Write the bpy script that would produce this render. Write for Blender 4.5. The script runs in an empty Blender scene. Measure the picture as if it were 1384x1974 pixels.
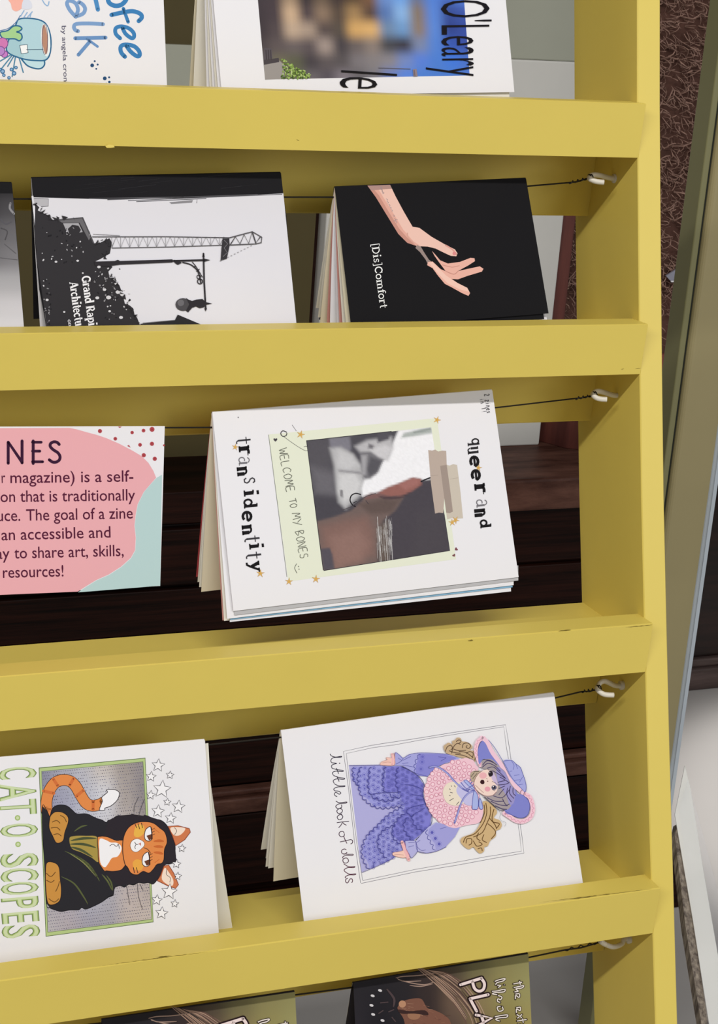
import bpy, bmesh, math, random
from mathutils import Vector, Matrix
from mathutils.geometry import tessellate_polygon

scene = bpy.context.scene
COL = scene.collection

# ---------------------------------------------------------------- camera, light, exposure
# The rack leans back 16 degrees.  "rack" millimetres: X along the slats (0 = inner face of
# the right post), Y depth behind the front face, Z up along the post.
LEAN = math.radians(16.0)
CL, SL = math.cos(LEAN), math.sin(LEAN)
BASE = 1.25                                   # height of the lowest edge of the top visible slat

def rk(x, y, z):
    z = z + 41.0
    return Vector((x / 1000.0, (y * CL + z * SL) / 1000.0, BASE + (z * CL - y * SL) / 1000.0))

def rkdir(x, y, z):
    return Vector((x, y * CL + z * SL, z * CL - y * SL))

CAM_RK = (-660.5246, -1146.6483, -199.4959)
CAM = rk(*CAM_RK)
AX = rkdir(0.9314346, -0.3628279, -0.0280263)       # camera right
AY = rkdir(-0.0494135, -0.0497982, -0.9975362)      # camera down
AZ = rkdir(0.3605383, 0.9305246, -0.0643124)        # camera forward
FPX, W, H = 3569.34, 1384.0, 1974.0

cd = bpy.data.cameras.new('camera')
cam = bpy.data.objects.new('camera', cd)
COL.objects.link(cam)
m = Matrix.Identity(4)
for i in range(3):
    m[i][0], m[i][1], m[i][2], m[i][3] = AX[i], -AY[i], -AZ[i], CAM[i]
cam.matrix_world = m
cd.sensor_fit = 'VERTICAL'
cd.sensor_height = 36.0
cd.lens = FPX / H * 36.0
cd.clip_start = 0.05
scene.camera = cam

scene.view_settings.view_transform = 'Standard'
scene.view_settings.look = 'None'
scene.view_settings.gamma = 1.0
scene.view_settings.use_curve_mapping = False
scene.view_settings.exposure = 0.0

world = bpy.data.worlds.new('room_light')
scene.world = world
world.use_nodes = True
world.node_tree.nodes['Background'].inputs[0].default_value = (0.99, 0.99, 1.0, 1)
world.node_tree.nodes['Background'].inputs[1].default_value = 0.23

def lamp(name, frm, to, size, power, col):
    d = bpy.data.lights.new(name, 'AREA')
    d.shape = 'DISK'; d.size = size; d.energy = power; d.color = col
    o = bpy.data.objects.new(name, d)
    COL.objects.link(o)
    o.location = frm
    o.rotation_euler = (Vector(to) - Vector(frm)).to_track_quat('-Z', 'Y').to_euler()
    return o

# long fluorescent tube on the ceiling, parallel to the rack and mostly to its left
TARGET = rk(-300, 30, -300)
tube = lamp('ceiling_tube', rk(-2650, -3300, 1700), rk(-2650, 30, -300), 1.0, 170.0, (1.0, 0.985, 0.97))
tube.data.shape = 'RECTANGLE'; tube.data.size = 6.2; tube.data.size_y = 0.10
tube.rotation_euler = Matrix((Vector((1, 0, 0)), (Vector((1, 0, 0)).cross(rkdir(0, -3330, 2000).normalized())) * -1, rkdir(0, -3330, 2000).normalized())).transposed().to_euler()
# soft fill light added in front, to the right
fill_lamp = lamp('front_fill', (1.8, -3.2, 2.2), rk(-250, 0, -300), 1.8, 37.0, (0.97, 0.99, 1.0))

# spotlight added to brighten the floor further back on the right
sd = bpy.data.lights.new('floor_fill_spot', 'SPOT'); sd.energy = 285.0; sd.spot_size = math.radians(28); sd.spot_blend = 0.4; sd.shadow_soft_size = 0.06; sd.color = (1.0, 0.98, 0.96)
so = bpy.data.objects.new('floor_fill_spot', sd); COL.objects.link(so); so.location = (1.6, 1.05, 2.6)
so.rotation_euler = (Vector((1.42, 1.0, 0)) - so.location).to_track_quat('-Z', 'Y').to_euler()

# ---------------------------------------------------------------- small helpers
def lin(h):
    h = h.lstrip('#')
    out = []
    for i in (0, 2, 4):
        c = int(h[i:i + 2], 16) / 255.0
        out.append(c / 12.92 if c <= 0.04045 else ((c + 0.055) / 1.055) ** 2.4)
    return (out[0], out[1], out[2], 1.0)

def ray(px, py):
    return (AX * ((px - W / 2) / FPX) + AY * ((py - H / 2) / FPX) + AZ)

class Plane:
    """a real plane in the room; at(px, py) is the point of it that the photograph shows there"""
    def __init__(self, p0, n):
        self.p, self.n = Vector(p0), Vector(n).normalized()
        if self.n.dot(CAM - self.p) < 0: self.n = -self.n
    def at(self, px, py, lift=0.0):
        d = ray(px, py)
        t = (self.p - CAM).dot(self.n) / d.dot(self.n)
        return CAM + d * t + self.n * lift

def depth_plane(y):                            # plane parallel to the rack's front, y mm behind it
    return Plane(rk(0, y, 0), rkdir(0, 1, 0))
def upright(y):                                # vertical plane across the room, y metres back
    return Plane((0, y, 0), (0, 1, 0))
def level(z):
    return Plane((0, 0, z), (0, 0, 1))
def through(a, b, c):
    return Plane(a, (b - a).cross(c - a))

def node_mat(name, rough=0.5, spec=0.3):
    mt = bpy.data.materials.new(name)
    mt.use_nodes = True
    b = mt.node_tree.nodes['Principled BSDF']
    b.inputs['Roughness'].default_value = rough
    b.inputs['Specular IOR Level'].default_value = spec
    return mt, mt.node_tree, b

def flat_mat(name, hexcol, rough=0.5, spec=0.3, metal=0.0, vary=0.04, scale=30.0, bump=0.0, bscale=200.0, stretch=(1, 1, 1)):
    mt, nt, b = node_mat(name, rough, spec)
    c = lin(hexcol)
    tc = nt.nodes.new('ShaderNodeTexCoord')
    mp = nt.nodes.new('ShaderNodeMapping'); mp.inputs['Scale'].default_value = stretch
    nt.links.new(tc.outputs['Object'], mp.inputs[0])
    nz = nt.nodes.new('ShaderNodeTexNoise'); nz.inputs['Scale'].default_value = scale; nz.inputs['Detail'].default_value = 4
    nt.links.new(mp.outputs[0], nz.inputs['Vector'])
    mx = nt.nodes.new('ShaderNodeMix'); mx.data_type = 'RGBA'
    mx.inputs[6].default_value = tuple(max(0, v * (1 - vary)) for v in c[:3]) + (1,)
    mx.inputs[7].default_value = tuple(min(1, v * (1 + vary)) for v in c[:3]) + (1,)
    nt.links.new(nz.outputs['Fac'], mx.inputs[0])
    nt.links.new(mx.outputs[2], b.inputs['Base Color'])
    b.inputs['Metallic'].default_value = metal
    if bump:
        n2 = nt.nodes.new('ShaderNodeTexNoise'); n2.inputs['Scale'].default_value = bscale
        nt.links.new(mp.outputs[0], n2.inputs['Vector'])
        bp = nt.nodes.new('ShaderNodeBump'); bp.inputs['Strength'].default_value = bump; bp.inputs['Distance'].default_value = 0.001
        nt.links.new(n2.outputs['Fac'], bp.inputs['Height'])
        nt.links.new(bp.outputs[0], b.inputs['Normal'])
    return mt

def ink_mat():
    mt, nt, b = node_mat('printed_ink', 0.55, 0.06)
    at = nt.nodes.new('ShaderNodeAttribute'); at.attribute_name = 'ink'
    nt.links.new(at.outputs['Color'], b.inputs['Base Color'])
    return mt

def wood_mat(name, dark, light, stretch, rough=0.45, spec=0.3):
    mt, nt, b = node_mat(name, rough, spec)
    tc = nt.nodes.new('ShaderNodeTexCoord')
    mp = nt.nodes.new('ShaderNodeMapping'); mp.inputs['Scale'].default_value = stretch
    nt.links.new(tc.outputs['Object'], mp.inputs[0])
    nz = nt.nodes.new('ShaderNodeTexNoise'); nz.inputs['Scale'].default_value = 6; nz.inputs['Detail'].default_value = 8; nz.inputs['Roughness'].default_value = 0.65
    nt.links.new(mp.outputs[0], nz.inputs['Vector'])
    cr = nt.nodes.new('ShaderNodeValToRGB')
    cr.color_ramp.elements[0].position = 0.36; cr.color_ramp.elements[0].color = lin(dark)
    cr.color_ramp.elements[1].position = 0.66; cr.color_ramp.elements[1].color = lin(light)
    nt.links.new(nz.outputs['Fac'], cr.inputs[0])
    nt.links.new(cr.outputs[0], b.inputs['Base Color'])
    bp = nt.nodes.new('ShaderNodeBump'); bp.inputs['Strength'].default_value = 0.25; bp.inputs['Distance'].default_value = 0.002
    nt.links.new(nz.outputs['Fac'], bp.inputs['Height']); nt.links.new(bp.outputs[0], b.inputs['Normal'])
    return mt

M = {}
M['ink'] = ink_mat()
M['yellow'] = flat_mat('yellow_paint', 'dcc55f', 0.42, 0.3, vary=0.035, scale=14, bump=0.12, bscale=60, stretch=(1, 1, 1))
M['paper'] = flat_mat('white_paper', 'e9e7ea', 0.6, 0.15, vary=0.008)
M['page'] = flat_mat('page_paper', 'e4dfd2', 0.7, 0.1, vary=0.02)
M['cream_page'] = flat_mat('cream_page_paper', 'd9cfb4', 0.7, 0.1, vary=0.02)
M['pink_page'] = flat_mat('pink_page_paper', 'c98f86', 0.7, 0.1, vary=0.02)
M['red_page'] = flat_mat('red_page_paper', 'b2484c', 0.7, 0.1, vary=0.02)
M['blue_page'] = flat_mat('blue_page_paper', '86b4d2', 0.7, 0.1, vary=0.02)
M['grey_page'] = flat_mat('grey_page_paper', 'b9b8ba', 0.7, 0.1, vary=0.02)
M['black_cover'] = flat_mat('black_cover_stock', '1a191b', 0.5, 0.04, vary=0.05)
M['dark_cover'] = flat_mat('dark_cover_stock', '29262a', 0.45, 0.1, vary=0.05)
M['hook'] = flat_mat('white_coated_hook', 'd8d2c4', 0.35, 0.4)
M['wire'] = flat_mat('black_wire', '16120f', 0.5, 0.3)

# ---------------------------------------------------------------- meshes
class MB:
    """collects geometry of ONE part, in world metres"""
    def __init__(self): self.v, self.f, self.c = [], [], []
    def face(self, pts, col=None):
        n = len(self.v); self.v += [Vector(p) for p in pts]; self.f.append(list(range(n, n + len(pts)))); self.c.append(col)
    def mesh(self, vs, fs, col=None):
        n = len(self.v); self.v += [Vector(p) for p in vs]
        for f in fs: self.f.append([i + n for i in f]); self.c.append(col)
    def prism(self, ring0, ring1, col=None):
        k = len(ring0)
        fs = [list(range(k))[::-1], list(range(k, 2 * k))] + [[i, (i + 1) % k, k + (i + 1) % k, k + i] for i in range(k)]
        self.mesh(list(ring0) + list(ring1), fs, col)
    def loft(self, rings, cap=True, col=None):
        k = len(rings[0]); vs = [p for r in rings for p in r]; fs = []
        for j in range(len(rings) - 1):
            for i in range(k):
                fs.append([j * k + i, j * k + (i + 1) % k, (j + 1) * k + (i + 1) % k, (j + 1) * k + i])
        if cap: fs += [list(range(k))[::-1], [(len(rings) - 1) * k + i for i in range(k)]]
        self.mesh(vs, fs, col)
    def sheet(self, pts, thick, n):
        """a flat outline given real thickness, away from n"""
        a = [Vector(p) for p in pts]; b = [p - n * thick for p in a]
        k = len(a); tri = tessellate_polygon([a])
        fs = [list(t) for t in tri] + [[i + k for i in t][::-1] for t in tri] + [[i, (i + 1) % k, k + (i + 1) % k, k + i] for i in range(k)]
        self.mesh(a + b, fs)
    def tube(self, pts, r, seg=8):
        pts = [Vector(p) for p in pts]; rings = []
        up = Vector((0.13, 0.31, 0.94))
        for i, p in enumerate(pts):
            d = (pts[min(i + 1, len(pts) - 1)] - pts[max(i - 1, 0)]).normalized()
            s = d.cross(up).normalized(); u = s.cross(d).normalized()
            rings.append([p + (s * math.cos(2 * math.pi * k / seg) + u * math.sin(2 * math.pi * k / seg)) * r for k in range(seg)])
        self.loft(rings)
    def box(self, lo, hi):
        x0, y0, z0 = lo; x1, y1, z1 = hi
        self.prism([(x0, y0, z0), (x1, y0, z0), (x1, y1, z0), (x0, y1, z0)], [(x0, y0, z1), (x1, y0, z1), (x1, y1, z1), (x0, y1, z1)])
    def build(self, name, mat, parent=None, smooth=False, bevel=0.0, label=None, fix=True):
        me = bpy.data.meshes.new(name)
        off = parent.matrix_world.translation if parent else Vector((0, 0, 0))
        if parent:
            p = parent; off = Vector((0, 0, 0))
            while p: off = off + p.location; p = p.parent
            vs = [v - off for v in self.v]; loc = None
        else:
            n = max(1, len(self.v)); c = sum(self.v, Vector()) / n
            c.z = min(v.z for v in self.v); vs = [v - c for v in self.v]; loc = c
        me.from_pydata([tuple(v) for v in vs], [], self.f)
        if any(c is not None for c in self.c):
            at = me.color_attributes.new('ink', 'FLOAT_COLOR', 'CORNER')
            for poly, c in zip(me.polygons, self.c):
                for k, li in enumerate(poly.loop_indices):
                    cc = c[k] if isinstance(c, list) else (c or (0.8, 0.8, 0.8, 1))
                    at.data[li].color = cc
        elif fix:
            bm = bmesh.new(); bm.from_mesh(me); bmesh.ops.recalc_face_normals(bm, faces=bm.faces); bm.to_mesh(me); bm.free()
        me.materials.append(mat)
        if smooth:
            for poly in me.polygons: poly.use_smooth = True
        o = bpy.data.objects.new(name, me); COL.objects.link(o)
        if parent: o.parent = parent
        else: o.location = loc
        if bevel:
            b = o.modifiers.new('bevel', 'BEVEL'); b.width = bevel; b.segments = 2; b.limit_method = 'ANGLE'
        if label: o['label'] = label
        return o

def thing(name, loc, label, cat, group=None):
    o = bpy.data.objects.new(name, None); COL.objects.link(o)
    o.empty_display_size = 0.05; o.location = loc
    o['label'] = label; o['category'] = cat
    if group: o['group'] = group
    return o
def tag(o, label, cat, group=None):
    o['label'] = label; o['category'] = cat
    if group: o['group'] = group
    return o
def structure(o): o['kind'] = 'structure'; return o

def smooth_line(pts, closed=False, n=4):
    if len(pts) < 3: return [tuple(p) for p in pts]
    out = []; k = len(pts)
    rng = range(k if closed else k - 1)
    for i in rng:
        p0 = pts[(i - 1) % k] if closed or i > 0 else pts[0]
        p1 = pts[i]; p2 = pts[(i + 1) % k]
        p3 = pts[(i + 2) % k] if closed or i + 2 < k else pts[-1]
        for j in range(n):
            t = j / n
            out.append(tuple(0.5 * ((2 * p1[a]) + (p2[a] - p0[a]) * t + (2 * p0[a] - 5 * p1[a] + 4 * p2[a] - p3[a]) * t * t + (3 * p1[a] - p0[a] - 3 * p2[a] + p3[a]) * t ** 3) for a in (0, 1)))
    if not closed: out.append(tuple(pts[-1]))
    return out

_glyphs = {}
def bfont(s, offset=0.0, shear=0.0, space=1.0):
    key = (s, offset, shear, space)
    if key not in _glyphs:
        cu = bpy.data.curves.new('lettering', 'FONT'); cu.body = s; cu.size = 1.0; cu.offset = offset; cu.shear = shear; cu.space_character = space
        cu.resolution_u = 3
        o = bpy.data.objects.new('lettering', cu); COL.objects.link(o)
        dg = bpy.context.evaluated_depsgraph_get(); dg.update()
        me = o.evaluated_get(dg).to_mesh()
        vs = [(v.co.x, v.co.y) for v in me.vertices]; fs = [list(p.vertices) for p in me.polygons]
        o.evaluated_get(dg).to_mesh_clear()
        bpy.data.objects.remove(o); bpy.data.curves.remove(cu)
        _glyphs[key] = (vs, fs)
    return _glyphs[key]

class Art:
    """ink printed on one flat cover: shapes are laid on that cover's own plane"""
    def __init__(self, plane):
        self.pl, self.mb, self.x0, self.y0, self.s, self.lay, self.last = plane, MB(), 0, 0, 1, 1, None
    def crop(self, x0, y0, s): self.x0, self.y0, self.s = x0, y0, s; return self
    def P(self, p, lay=None): return self.pl.at(self.x0 + p[0] / self.s, self.y0 + p[1] / self.s, (0.03 + 0.0045 * (self.lay if lay is None else lay)) / 1000)
    def _c(self, col):
        if col != self.last: self.lay += 1; self.last = col
        return lin(col)
    def poly(self, pts, col, smooth=False):
        c = self._c(col)
        if smooth: pts = smooth_line(pts, True)
        v3 = [Vector((p[0], p[1], 0)) for p in pts]
        self.mb.mesh([self.P(p) for p in pts], [list(t) for t in tessellate_polygon([v3])], c)
    def stroke(self, pts, w, col, closed=False, smooth=True, taper=0.0, cap=True):
        c = self._c(col)
        if smooth: pts = smooth_line(pts, closed)
        k = len(pts); L, R = [], []
        for i, p in enumerate(pts):
            a = pts[(i - 1) % k] if closed or i > 0 else p
            b = pts[(i + 1) % k] if closed or i < k - 1 else p
            dx, dy = b[0] - a[0], b[1] - a[1]; d = math.hypot(dx, dy) or 1
            t = i / max(1, k - 1); ww = w / 2 * (1 - taper * abs(2 * t - 1) ** 2)
            L.append((p[0] - dy / d * ww, p[1] + dx / d * ww)); R.append((p[0] + dy / d * ww, p[1] - dx / d * ww))
        vs = [self.P(p) for p in L + R]; fs = []
        for i in range(k if closed else k - 1):
            j = (i + 1) % k; fs.append([i, j, k + j, k + i])
        self.mb.mesh(vs, fs, c)
        if cap and not closed and w / self.s > 2.2 and not taper:
            for e in (pts[0], pts[-1]): self.disc(e, w / 2, col, n=10)
    def disc(self, c0, r, col, ry=None, n=16, ang=0.0):
        ry = ry or r
        ca, sa = math.cos(ang), math.sin(ang); pts = []
        for i in range(n):
            x, y = r * math.cos(2 * math.pi * i / n), ry * math.sin(2 * math.pi * i / n)
            pts.append((c0[0] + x * ca - y * sa, c0[1] + x * sa + y * ca))
        c = self._c(col); self.mb.mesh([self.P(p) for p in pts], [list(range(n))], c)
        return pts
    def ring(self, c0, r, w, col, ry=None, n=16):
        ry = ry or r
        self.stroke([(c0[0] + r * math.cos(2 * math.pi * i / n), c0[1] + ry * math.sin(2 * math.pi * i / n)) for i in range(n)], w, col, closed=True, smooth=False)
    def star(self, c0, r, col, inner=0.42, rot=-90, line=0, n=5):
        pts = []
        for i in range(2 * n):
            rr = r if i % 2 == 0 else r * inner
            a = math.radians(rot + i * 180 / n); pts.append((c0[0] + rr * math.cos(a), c0[1] + rr * math.sin(a)))
        if line: self.stroke(pts, line, col, closed=True, smooth=False)
        else: self.poly(pts, col)
    def grid(self, q, rows, sub=1):
        """a continuous-tone picture in the quad q = TL, TR, BR, BL; rows of colours"""
        self.lay += 1; self.last = None
        R, C = len(rows), len(rows[0]); cols = [[lin(c) for c in r] for r in rows]
        def uv(u, v):
            a = [q[0][k] * (1 - u) + q[1][k] * u for k in (0, 1)]; b = [q[3][k] * (1 - u) + q[2][k] * u for k in (0, 1)]
            return (a[0] * (1 - v) + b[0] * v, a[1] * (1 - v) + b[1] * v)
        def cc(u, v):
            x, y = u * (C - 1), v * (R - 1); i, j = min(int(x), C - 2), min(int(y), R - 2); x -= i; y -= j
            x = x * x * (3 - 2 * x); y = y * y * (3 - 2 * y)
            return tuple((cols[j][i][k] * (1 - x) + cols[j][i + 1][k] * x) * (1 - y) + (cols[j + 1][i][k] * (1 - x) + cols[j + 1][i + 1][k] * x) * y for k in range(3)) + (1,)
        nu, nv = (C - 1) * 4 * sub, (R - 1) * 4 * sub
        for j in range(nv):
            for i in range(nu):
                us = [(i / nu, j / nv), ((i + 1) / nu, j / nv), ((i + 1) / nu, (j + 1) / nv), (i / nu, (j + 1) / nv)]
                self.mb.mesh([self.P(uv(*u)) for u in us], [[0, 1, 2, 3]], [cc(*u) for u in us])
    def picture(self, q, nu, nv, base, layers, grain=0.03, seed=1):
        """a printed photograph in the quad q: soft-edged patches (outline, colour, feather) over a base tone"""
        self.lay += 1; self.last = None
        r = random.Random(seed); base = lin(base); lay = []
        for poly, col, fe in layers:
            xs = [p[0] for p in poly]; ys = [p[1] for p in poly]
            lay.append((poly, lin(col), fe, min(xs) - fe, max(xs) + fe, min(ys) - fe, max(ys) + fe))
        def shade(x, y):
            c = list(base[:3])
            for poly, col, fe, x0, x1, y0, y1 in lay:
                if not (x0 < x < x1 and y0 < y < y1): continue
                ins = False; best = 1e18; j = len(poly) - 1
                for i in range(len(poly)):
                    ax, ay = poly[j]; bx, by = poly[i]
                    if (by > y) != (ay > y) and x < (ax - bx) * (y - by) / (ay - by) + bx: ins = not ins
                    dx, dy = bx - ax, by - ay; t = max(0.0, min(1.0, ((x - ax) * dx + (y - ay) * dy) / (dx * dx + dy * dy + 1e-9)))
                    best = min(best, (ax + dx * t - x) ** 2 + (ay + dy * t - y) ** 2); j = i
                d = math.sqrt(best) * (1 if ins else -1); a = max(0.0, min(1.0, d / fe * 0.5 + 0.5)); a = a * a * (3 - 2 * a)
                c = [c[k] * (1 - a) + col[k] * a for k in range(3)]
            g = 1 + grain * (r.random() * 2 - 1)
            return (c[0] * g, c[1] * g, c[2] * g, 1)
        P_, C_ = [], []
        for j in range(nv + 1):
            for i in range(nu + 1):
                u, v = i / nu, j / nv
                a = [q[0][k] * (1 - u) + q[1][k] * u for k in (0, 1)]; b = [q[3][k] * (1 - u) + q[2][k] * u for k in (0, 1)]
                p = (a[0] * (1 - v) + b[0] * v, a[1] * (1 - v) + b[1] * v); P_.append(self.P(p)); C_.append(shade(*p))
        n0 = len(self.mb.v); self.mb.v += P_
        for j in range(nv):
            for i in range(nu):
                f = [j * (nu + 1) + i, j * (nu + 1) + i + 1, (j + 1) * (nu + 1) + i + 1, (j + 1) * (nu + 1) + i]
                self.mb.f.append([n0 + k for k in f]); self.mb.c.append([C_[k] for k in f])
    def text(self, s, p0, p1, height, col, offset=0.0, shear=0.0, space=1.0, fit=True, flip=1):
        """s set from p0 to p1 along its baseline; height = size of a capital; letters stand to the left of the reading direction"""
        c = self._c(col); vs, fs = bfont(s, offset, shear, space)
        if not vs: return
        x0, x1 = min(v[0] for v in vs), max(v[0] for v in vs)
        dx, dy = p1[0] - p0[0], p1[1] - p0[1]; d = math.hypot(dx, dy); ux, uy = dx / d, dy / d
        sx = d / (x1 - x0) if fit else height / 0.72
        sy = height / 0.72
        out = []
        for x, y in vs:
            a, b = (x - x0) * sx, y * sy * flip
            out.append((p0[0] + ux * a + uy * b, p0[1] + uy * a - ux * b))
        self.mb.mesh([self.P(p) for p in out], fs, c)
    def glyph(self, strokes, p0, u, v, col):
        """strokes in letter units; u = px vector of one unit along the line, v = of one unit up"""
        for pts, w in strokes:
            sc = math.hypot(*u) * 0.5 + math.hypot(*v) * 0.5
            self.stroke([(p0[0] + u[0] * x + v[0] * y, p0[1] + u[1] * x + v[1] * y) for x, y in pts], w * sc, col, smooth=False, cap=False)
    def build(self, name, parent, label=None): return self.mb.build(name, M['ink'], parent, label=label, fix=False)

def arc(cx, cy, rx, ry, a0, a1, n=12):
    return [(cx + rx * math.cos(math.radians(a0 + (a1 - a0) * i / n)), cy + ry * math.sin(math.radians(a0 + (a1 - a0) * i / n))) for i in range(n + 1)]
TK, TN = 0.24, 0.10
def ser(x0, x1, y): return ([(x0, y), (x1, y)], TN)
SERIF = {
 'a': ([(arc(.36, .30, .26, .25, 60, 330), .13), (arc(.42, .70, .26, .25, 20, 160), .12), ([(.68, .75), (.68, .06)], TK), ser(.62, .9, .05)], .95),
 'c': ([(arc(.45, .5, .34, .44, 45, 315), .17)], .85),
 'd': ([(arc(.42, .48, .3, .42, 30, 330), .17), ([(.78, 0), (.78, 1.5)], TK), ser(.55, .8, 1.46), ser(.8, 1.0, .05)], 1.05),
 'e': ([(arc(.45, .5, .34, .44, 0, 315), .16), ([(.12, .52), (.8, .52)], .12)], .9),
 'f': ([([(.32, 0), (.32, 1.25)], TK), (arc(.55, 1.2, .23, .25, 180, 40), .13), ser(.05, .65, .96), ser(.1, .58, .05)], .65),
 'h': ([([(.25, 0), (.25, 1.5)], TK), ser(.03, .25, 1.46), ser(.05, .48, .05), (arc(.52, .7, .29, .25, 170, 0), .13), ([(.81, 0), (.81, .72)], TK), ser(.6, 1.02, .05)], 1.06),
 'i': ([([(.3, 0), (.3, .98)], TK), ser(.06, .3, .95), ser(.06, .55, .05), ([(.3, 1.3), (.3, 1.54)], TK * 1.1)], .6),
 'm': ([([(.25, 0), (.25, 1)], TK), ser(.03, .25, .95), ser(.05, .46, .05), (arc(.5, .7, .27, .25, 170, 0), .13), ([(.78, 0), (.78, .72)], TK), ser(.58, .98, .05), (arc(1.04, .7, .27, .25, 170, 0), .13), ([(1.31, 0), (1.31, .72)], TK), ser(1.1, 1.52, .05)], 1.57),
 'n': ([([(.25, 0), (.25, 1)], TK), ser(.03, .25, .95), ser(.05, .48, .05), (arc(.52, .7, .29, .25, 170, 0), .13), ([(.81, 0), (.81, .72)], TK), ser(.6, 1.02, .05)], 1.06),
 'o': ([(arc(.47, .5, .36, .44, 0, 360, 20), .17)], .95),
 'p': ([([(.25, -.5), (.25, 1)], TK), ser(.03, .25, .95), ser(.03, .5, -.46), (arc(.56, .5, .32, .42, 150, -150), .17)], 1.0),
 'q': ([([(.78, -.5), (.78, 1)], TK), ser(.55, 1.0, -.46), (arc(.45, .5, .32, .42, 30, 330), .17)], 1.02),
 'r': ([([(.25, 0), (.25, 1)], TK), ser(.03, .25, .95), ser(.05, .5, .05), (arc(.52, .66, .27, .27, 170, 60), .14), ([(.66, .8), (.66, .88)], .2)], .78),
 's': ([([(.66, .78), (.55, .92), (.3, .92), (.16, .76), (.26, .58), (.52, .45), (.64, .27), (.52, .08), (.26, .07), (.12, .24)], .15)], .78),
 't': ([([(.32, .2), (.32, 1.35)], .2), ser(.05, .65, .95), (arc(.5, .25, .18, .2, 180, 300), .13)], .66),
 'u': ([([(.25, .3), (.25, 1)], TK), ser(.03, .25, .95), (arc(.5, .3, .27, .26, 190, 350), .13), ([(.8, 0), (.8, 1)], TK), ser(.58, .8, .95), ser(.8, 1.02, .05)], 1.05),
 'y': ([([(.2, .95), (.5, .1)], .22), ([(.85, .95), (.5, .0), (.3, -.42), (.1, -.4)], .14), ser(.02, .42, .95), ser(.66, 1.05, .95)], 1.05),
 'A': ([([(.08, 0), (.55, 1.42)], TN), ([(.58, 1.42), (1.02, 0)], TK), ([(.28, .48), (.8, .48)], TN), ser(-.06, .3, .05), ser(.78, 1.22, .05)], 1.22),
 'C': ([(arc(.66, .7, .5, .64, 40, 320, 16), .2), ([(1.07, .85), (1.07, 1.35)], TN)], 1.2),
 'D': ([([(.25, 0), (.25, 1.4)], TK), (arc(.45, .7, .62, .65, 90, -90, 16), .17), ser(.03, .5, 1.35), ser(.03, .5, .05)], 1.22),
 'G': ([(arc(.66, .7, .5, .64, 45, 345, 16), .2), ([(1.1, .05), (1.1, .6)], TK), ser(.85, 1.3, .62), ([(1.07, .9), (1.07, 1.35)], TN)], 1.34),
 'R': ([([(.25, 0), (.25, 1.4)], TK), (arc(.5, 1.04, .38, .33, 90, -90, 10), .16), ser(.03, .5, 1.35), ser(.03, .5, .05), ([(.6, .7), (1.0, .05)], TK), ser(.9, 1.25, .05)], 1.22),
 '[': ([([(.2, -.25), (.2, 1.55)], .13), ([(.2, 1.5), (.5, 1.5)], .1), ([(.2, -.2), (.5, -.2)], .1)], .55),
 ']': ([([(.35, -.25), (.35, 1.55)], .13), ([(.05, 1.5), (.35, 1.5)], .1), ([(.05, -.2), (.35, -.2)], .1)], .55),
 ' ': ([], .5),
}
def serif_text(art, s, p0, p1, xh, col, bold=1.0):
    tot = sum(SERIF[c][1] for c in s); d = math.hypot(p1[0] - p0[0], p1[1] - p0[1])
    ux, uy = (p1[0] - p0[0]) / d, (p1[1] - p0[1]) / d; k = d / tot; x = 0
    for c in s:
        st, adv = SERIF[c]
        art.glyph([(p, w * bold) for p, w in st], (p0[0] + ux * k * x, p0[1] + uy * k * x), (ux * k, uy * k), (uy * xh, -ux * xh), col)
        x += adv

# ---------------------------------------------------------------- the room
M['floor'] = flat_mat('grey_floor', 'b7b3af', 0.5, 0.25, vary=0.05, scale=5)
M['bench'] = wood_mat('dark_stained_wood', '0d0503', '2c140d', (0.5, 4, 18), 0.5, 0.1)
M['ledge'] = wood_mat('brown_ledge_wood', '3f251d', '6b493d', (1.5, 6, 6), 0.5, 0.15)
M['board'] = wood_mat('red_brown_wood', '4a2622', '63352d', (8, 8, 0.8), 0.4, 0.3)
M['shagback'] = flat_mat('shag_backing', '5a4038', 0.95, 0.05, vary=0.4, scale=26, bump=0.9, bscale=90)
M['shag'] = flat_mat('shag_fibre', '937568', 0.7, 0.15, vary=0.3, scale=60)
M['panel'] = flat_mat('grey_panel', 'c6c4be', 0.6, 0.2, vary=0.03)
M['panel2'] = flat_mat('green_grey_panel', '9d9e90', 0.6, 0.2, vary=0.03)
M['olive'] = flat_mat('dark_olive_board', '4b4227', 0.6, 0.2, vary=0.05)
M['metal'] = flat_mat('satin_grey_metal', '9c9068', 0.35, 0.5, vary=0.02)
M['metal_edge'] = flat_mat('bluish_grey_metal', 'b9c2ca', 0.3, 0.5, vary=0.02)
M['groove'] = flat_mat('dark_rubber', '23261f', 0.6, 0.2)
M['mat'] = flat_mat('cream_mat_board', 'faf8f0', 0.6, 0.2, vary=0.02)
M['ply'] = wood_mat('layered_board_edge', '5a4e46', 'b3a593', (30, 30, 4))
M['trimlight'] = flat_mat('pale_trim', 'b79c8d', 0.5, 0.3)
M['cabinet'] = wood_mat('almost_black_wood', '120a09', '2a1712', (0.6, 6, 6), 0.35, 0.25)

b = MB(); b.box((-3.2, -3.0, -0.05), (3.4, 3.2, 0.0)); structure(b.build('floor', M['floor']))
b = MB(); b.box((-3.2, 1.95, 0), (3.4, 2.05, 2.6)); structure(b.build('wall_back', M['shagback']))

BY = 0.95                                                  # front of the bench
bench = thing('display_bench', (0.0, BY, 0.0), 'dark wooden bench with grooved plank front standing behind the yellow rack', 'bench')
b = MB()
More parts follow.
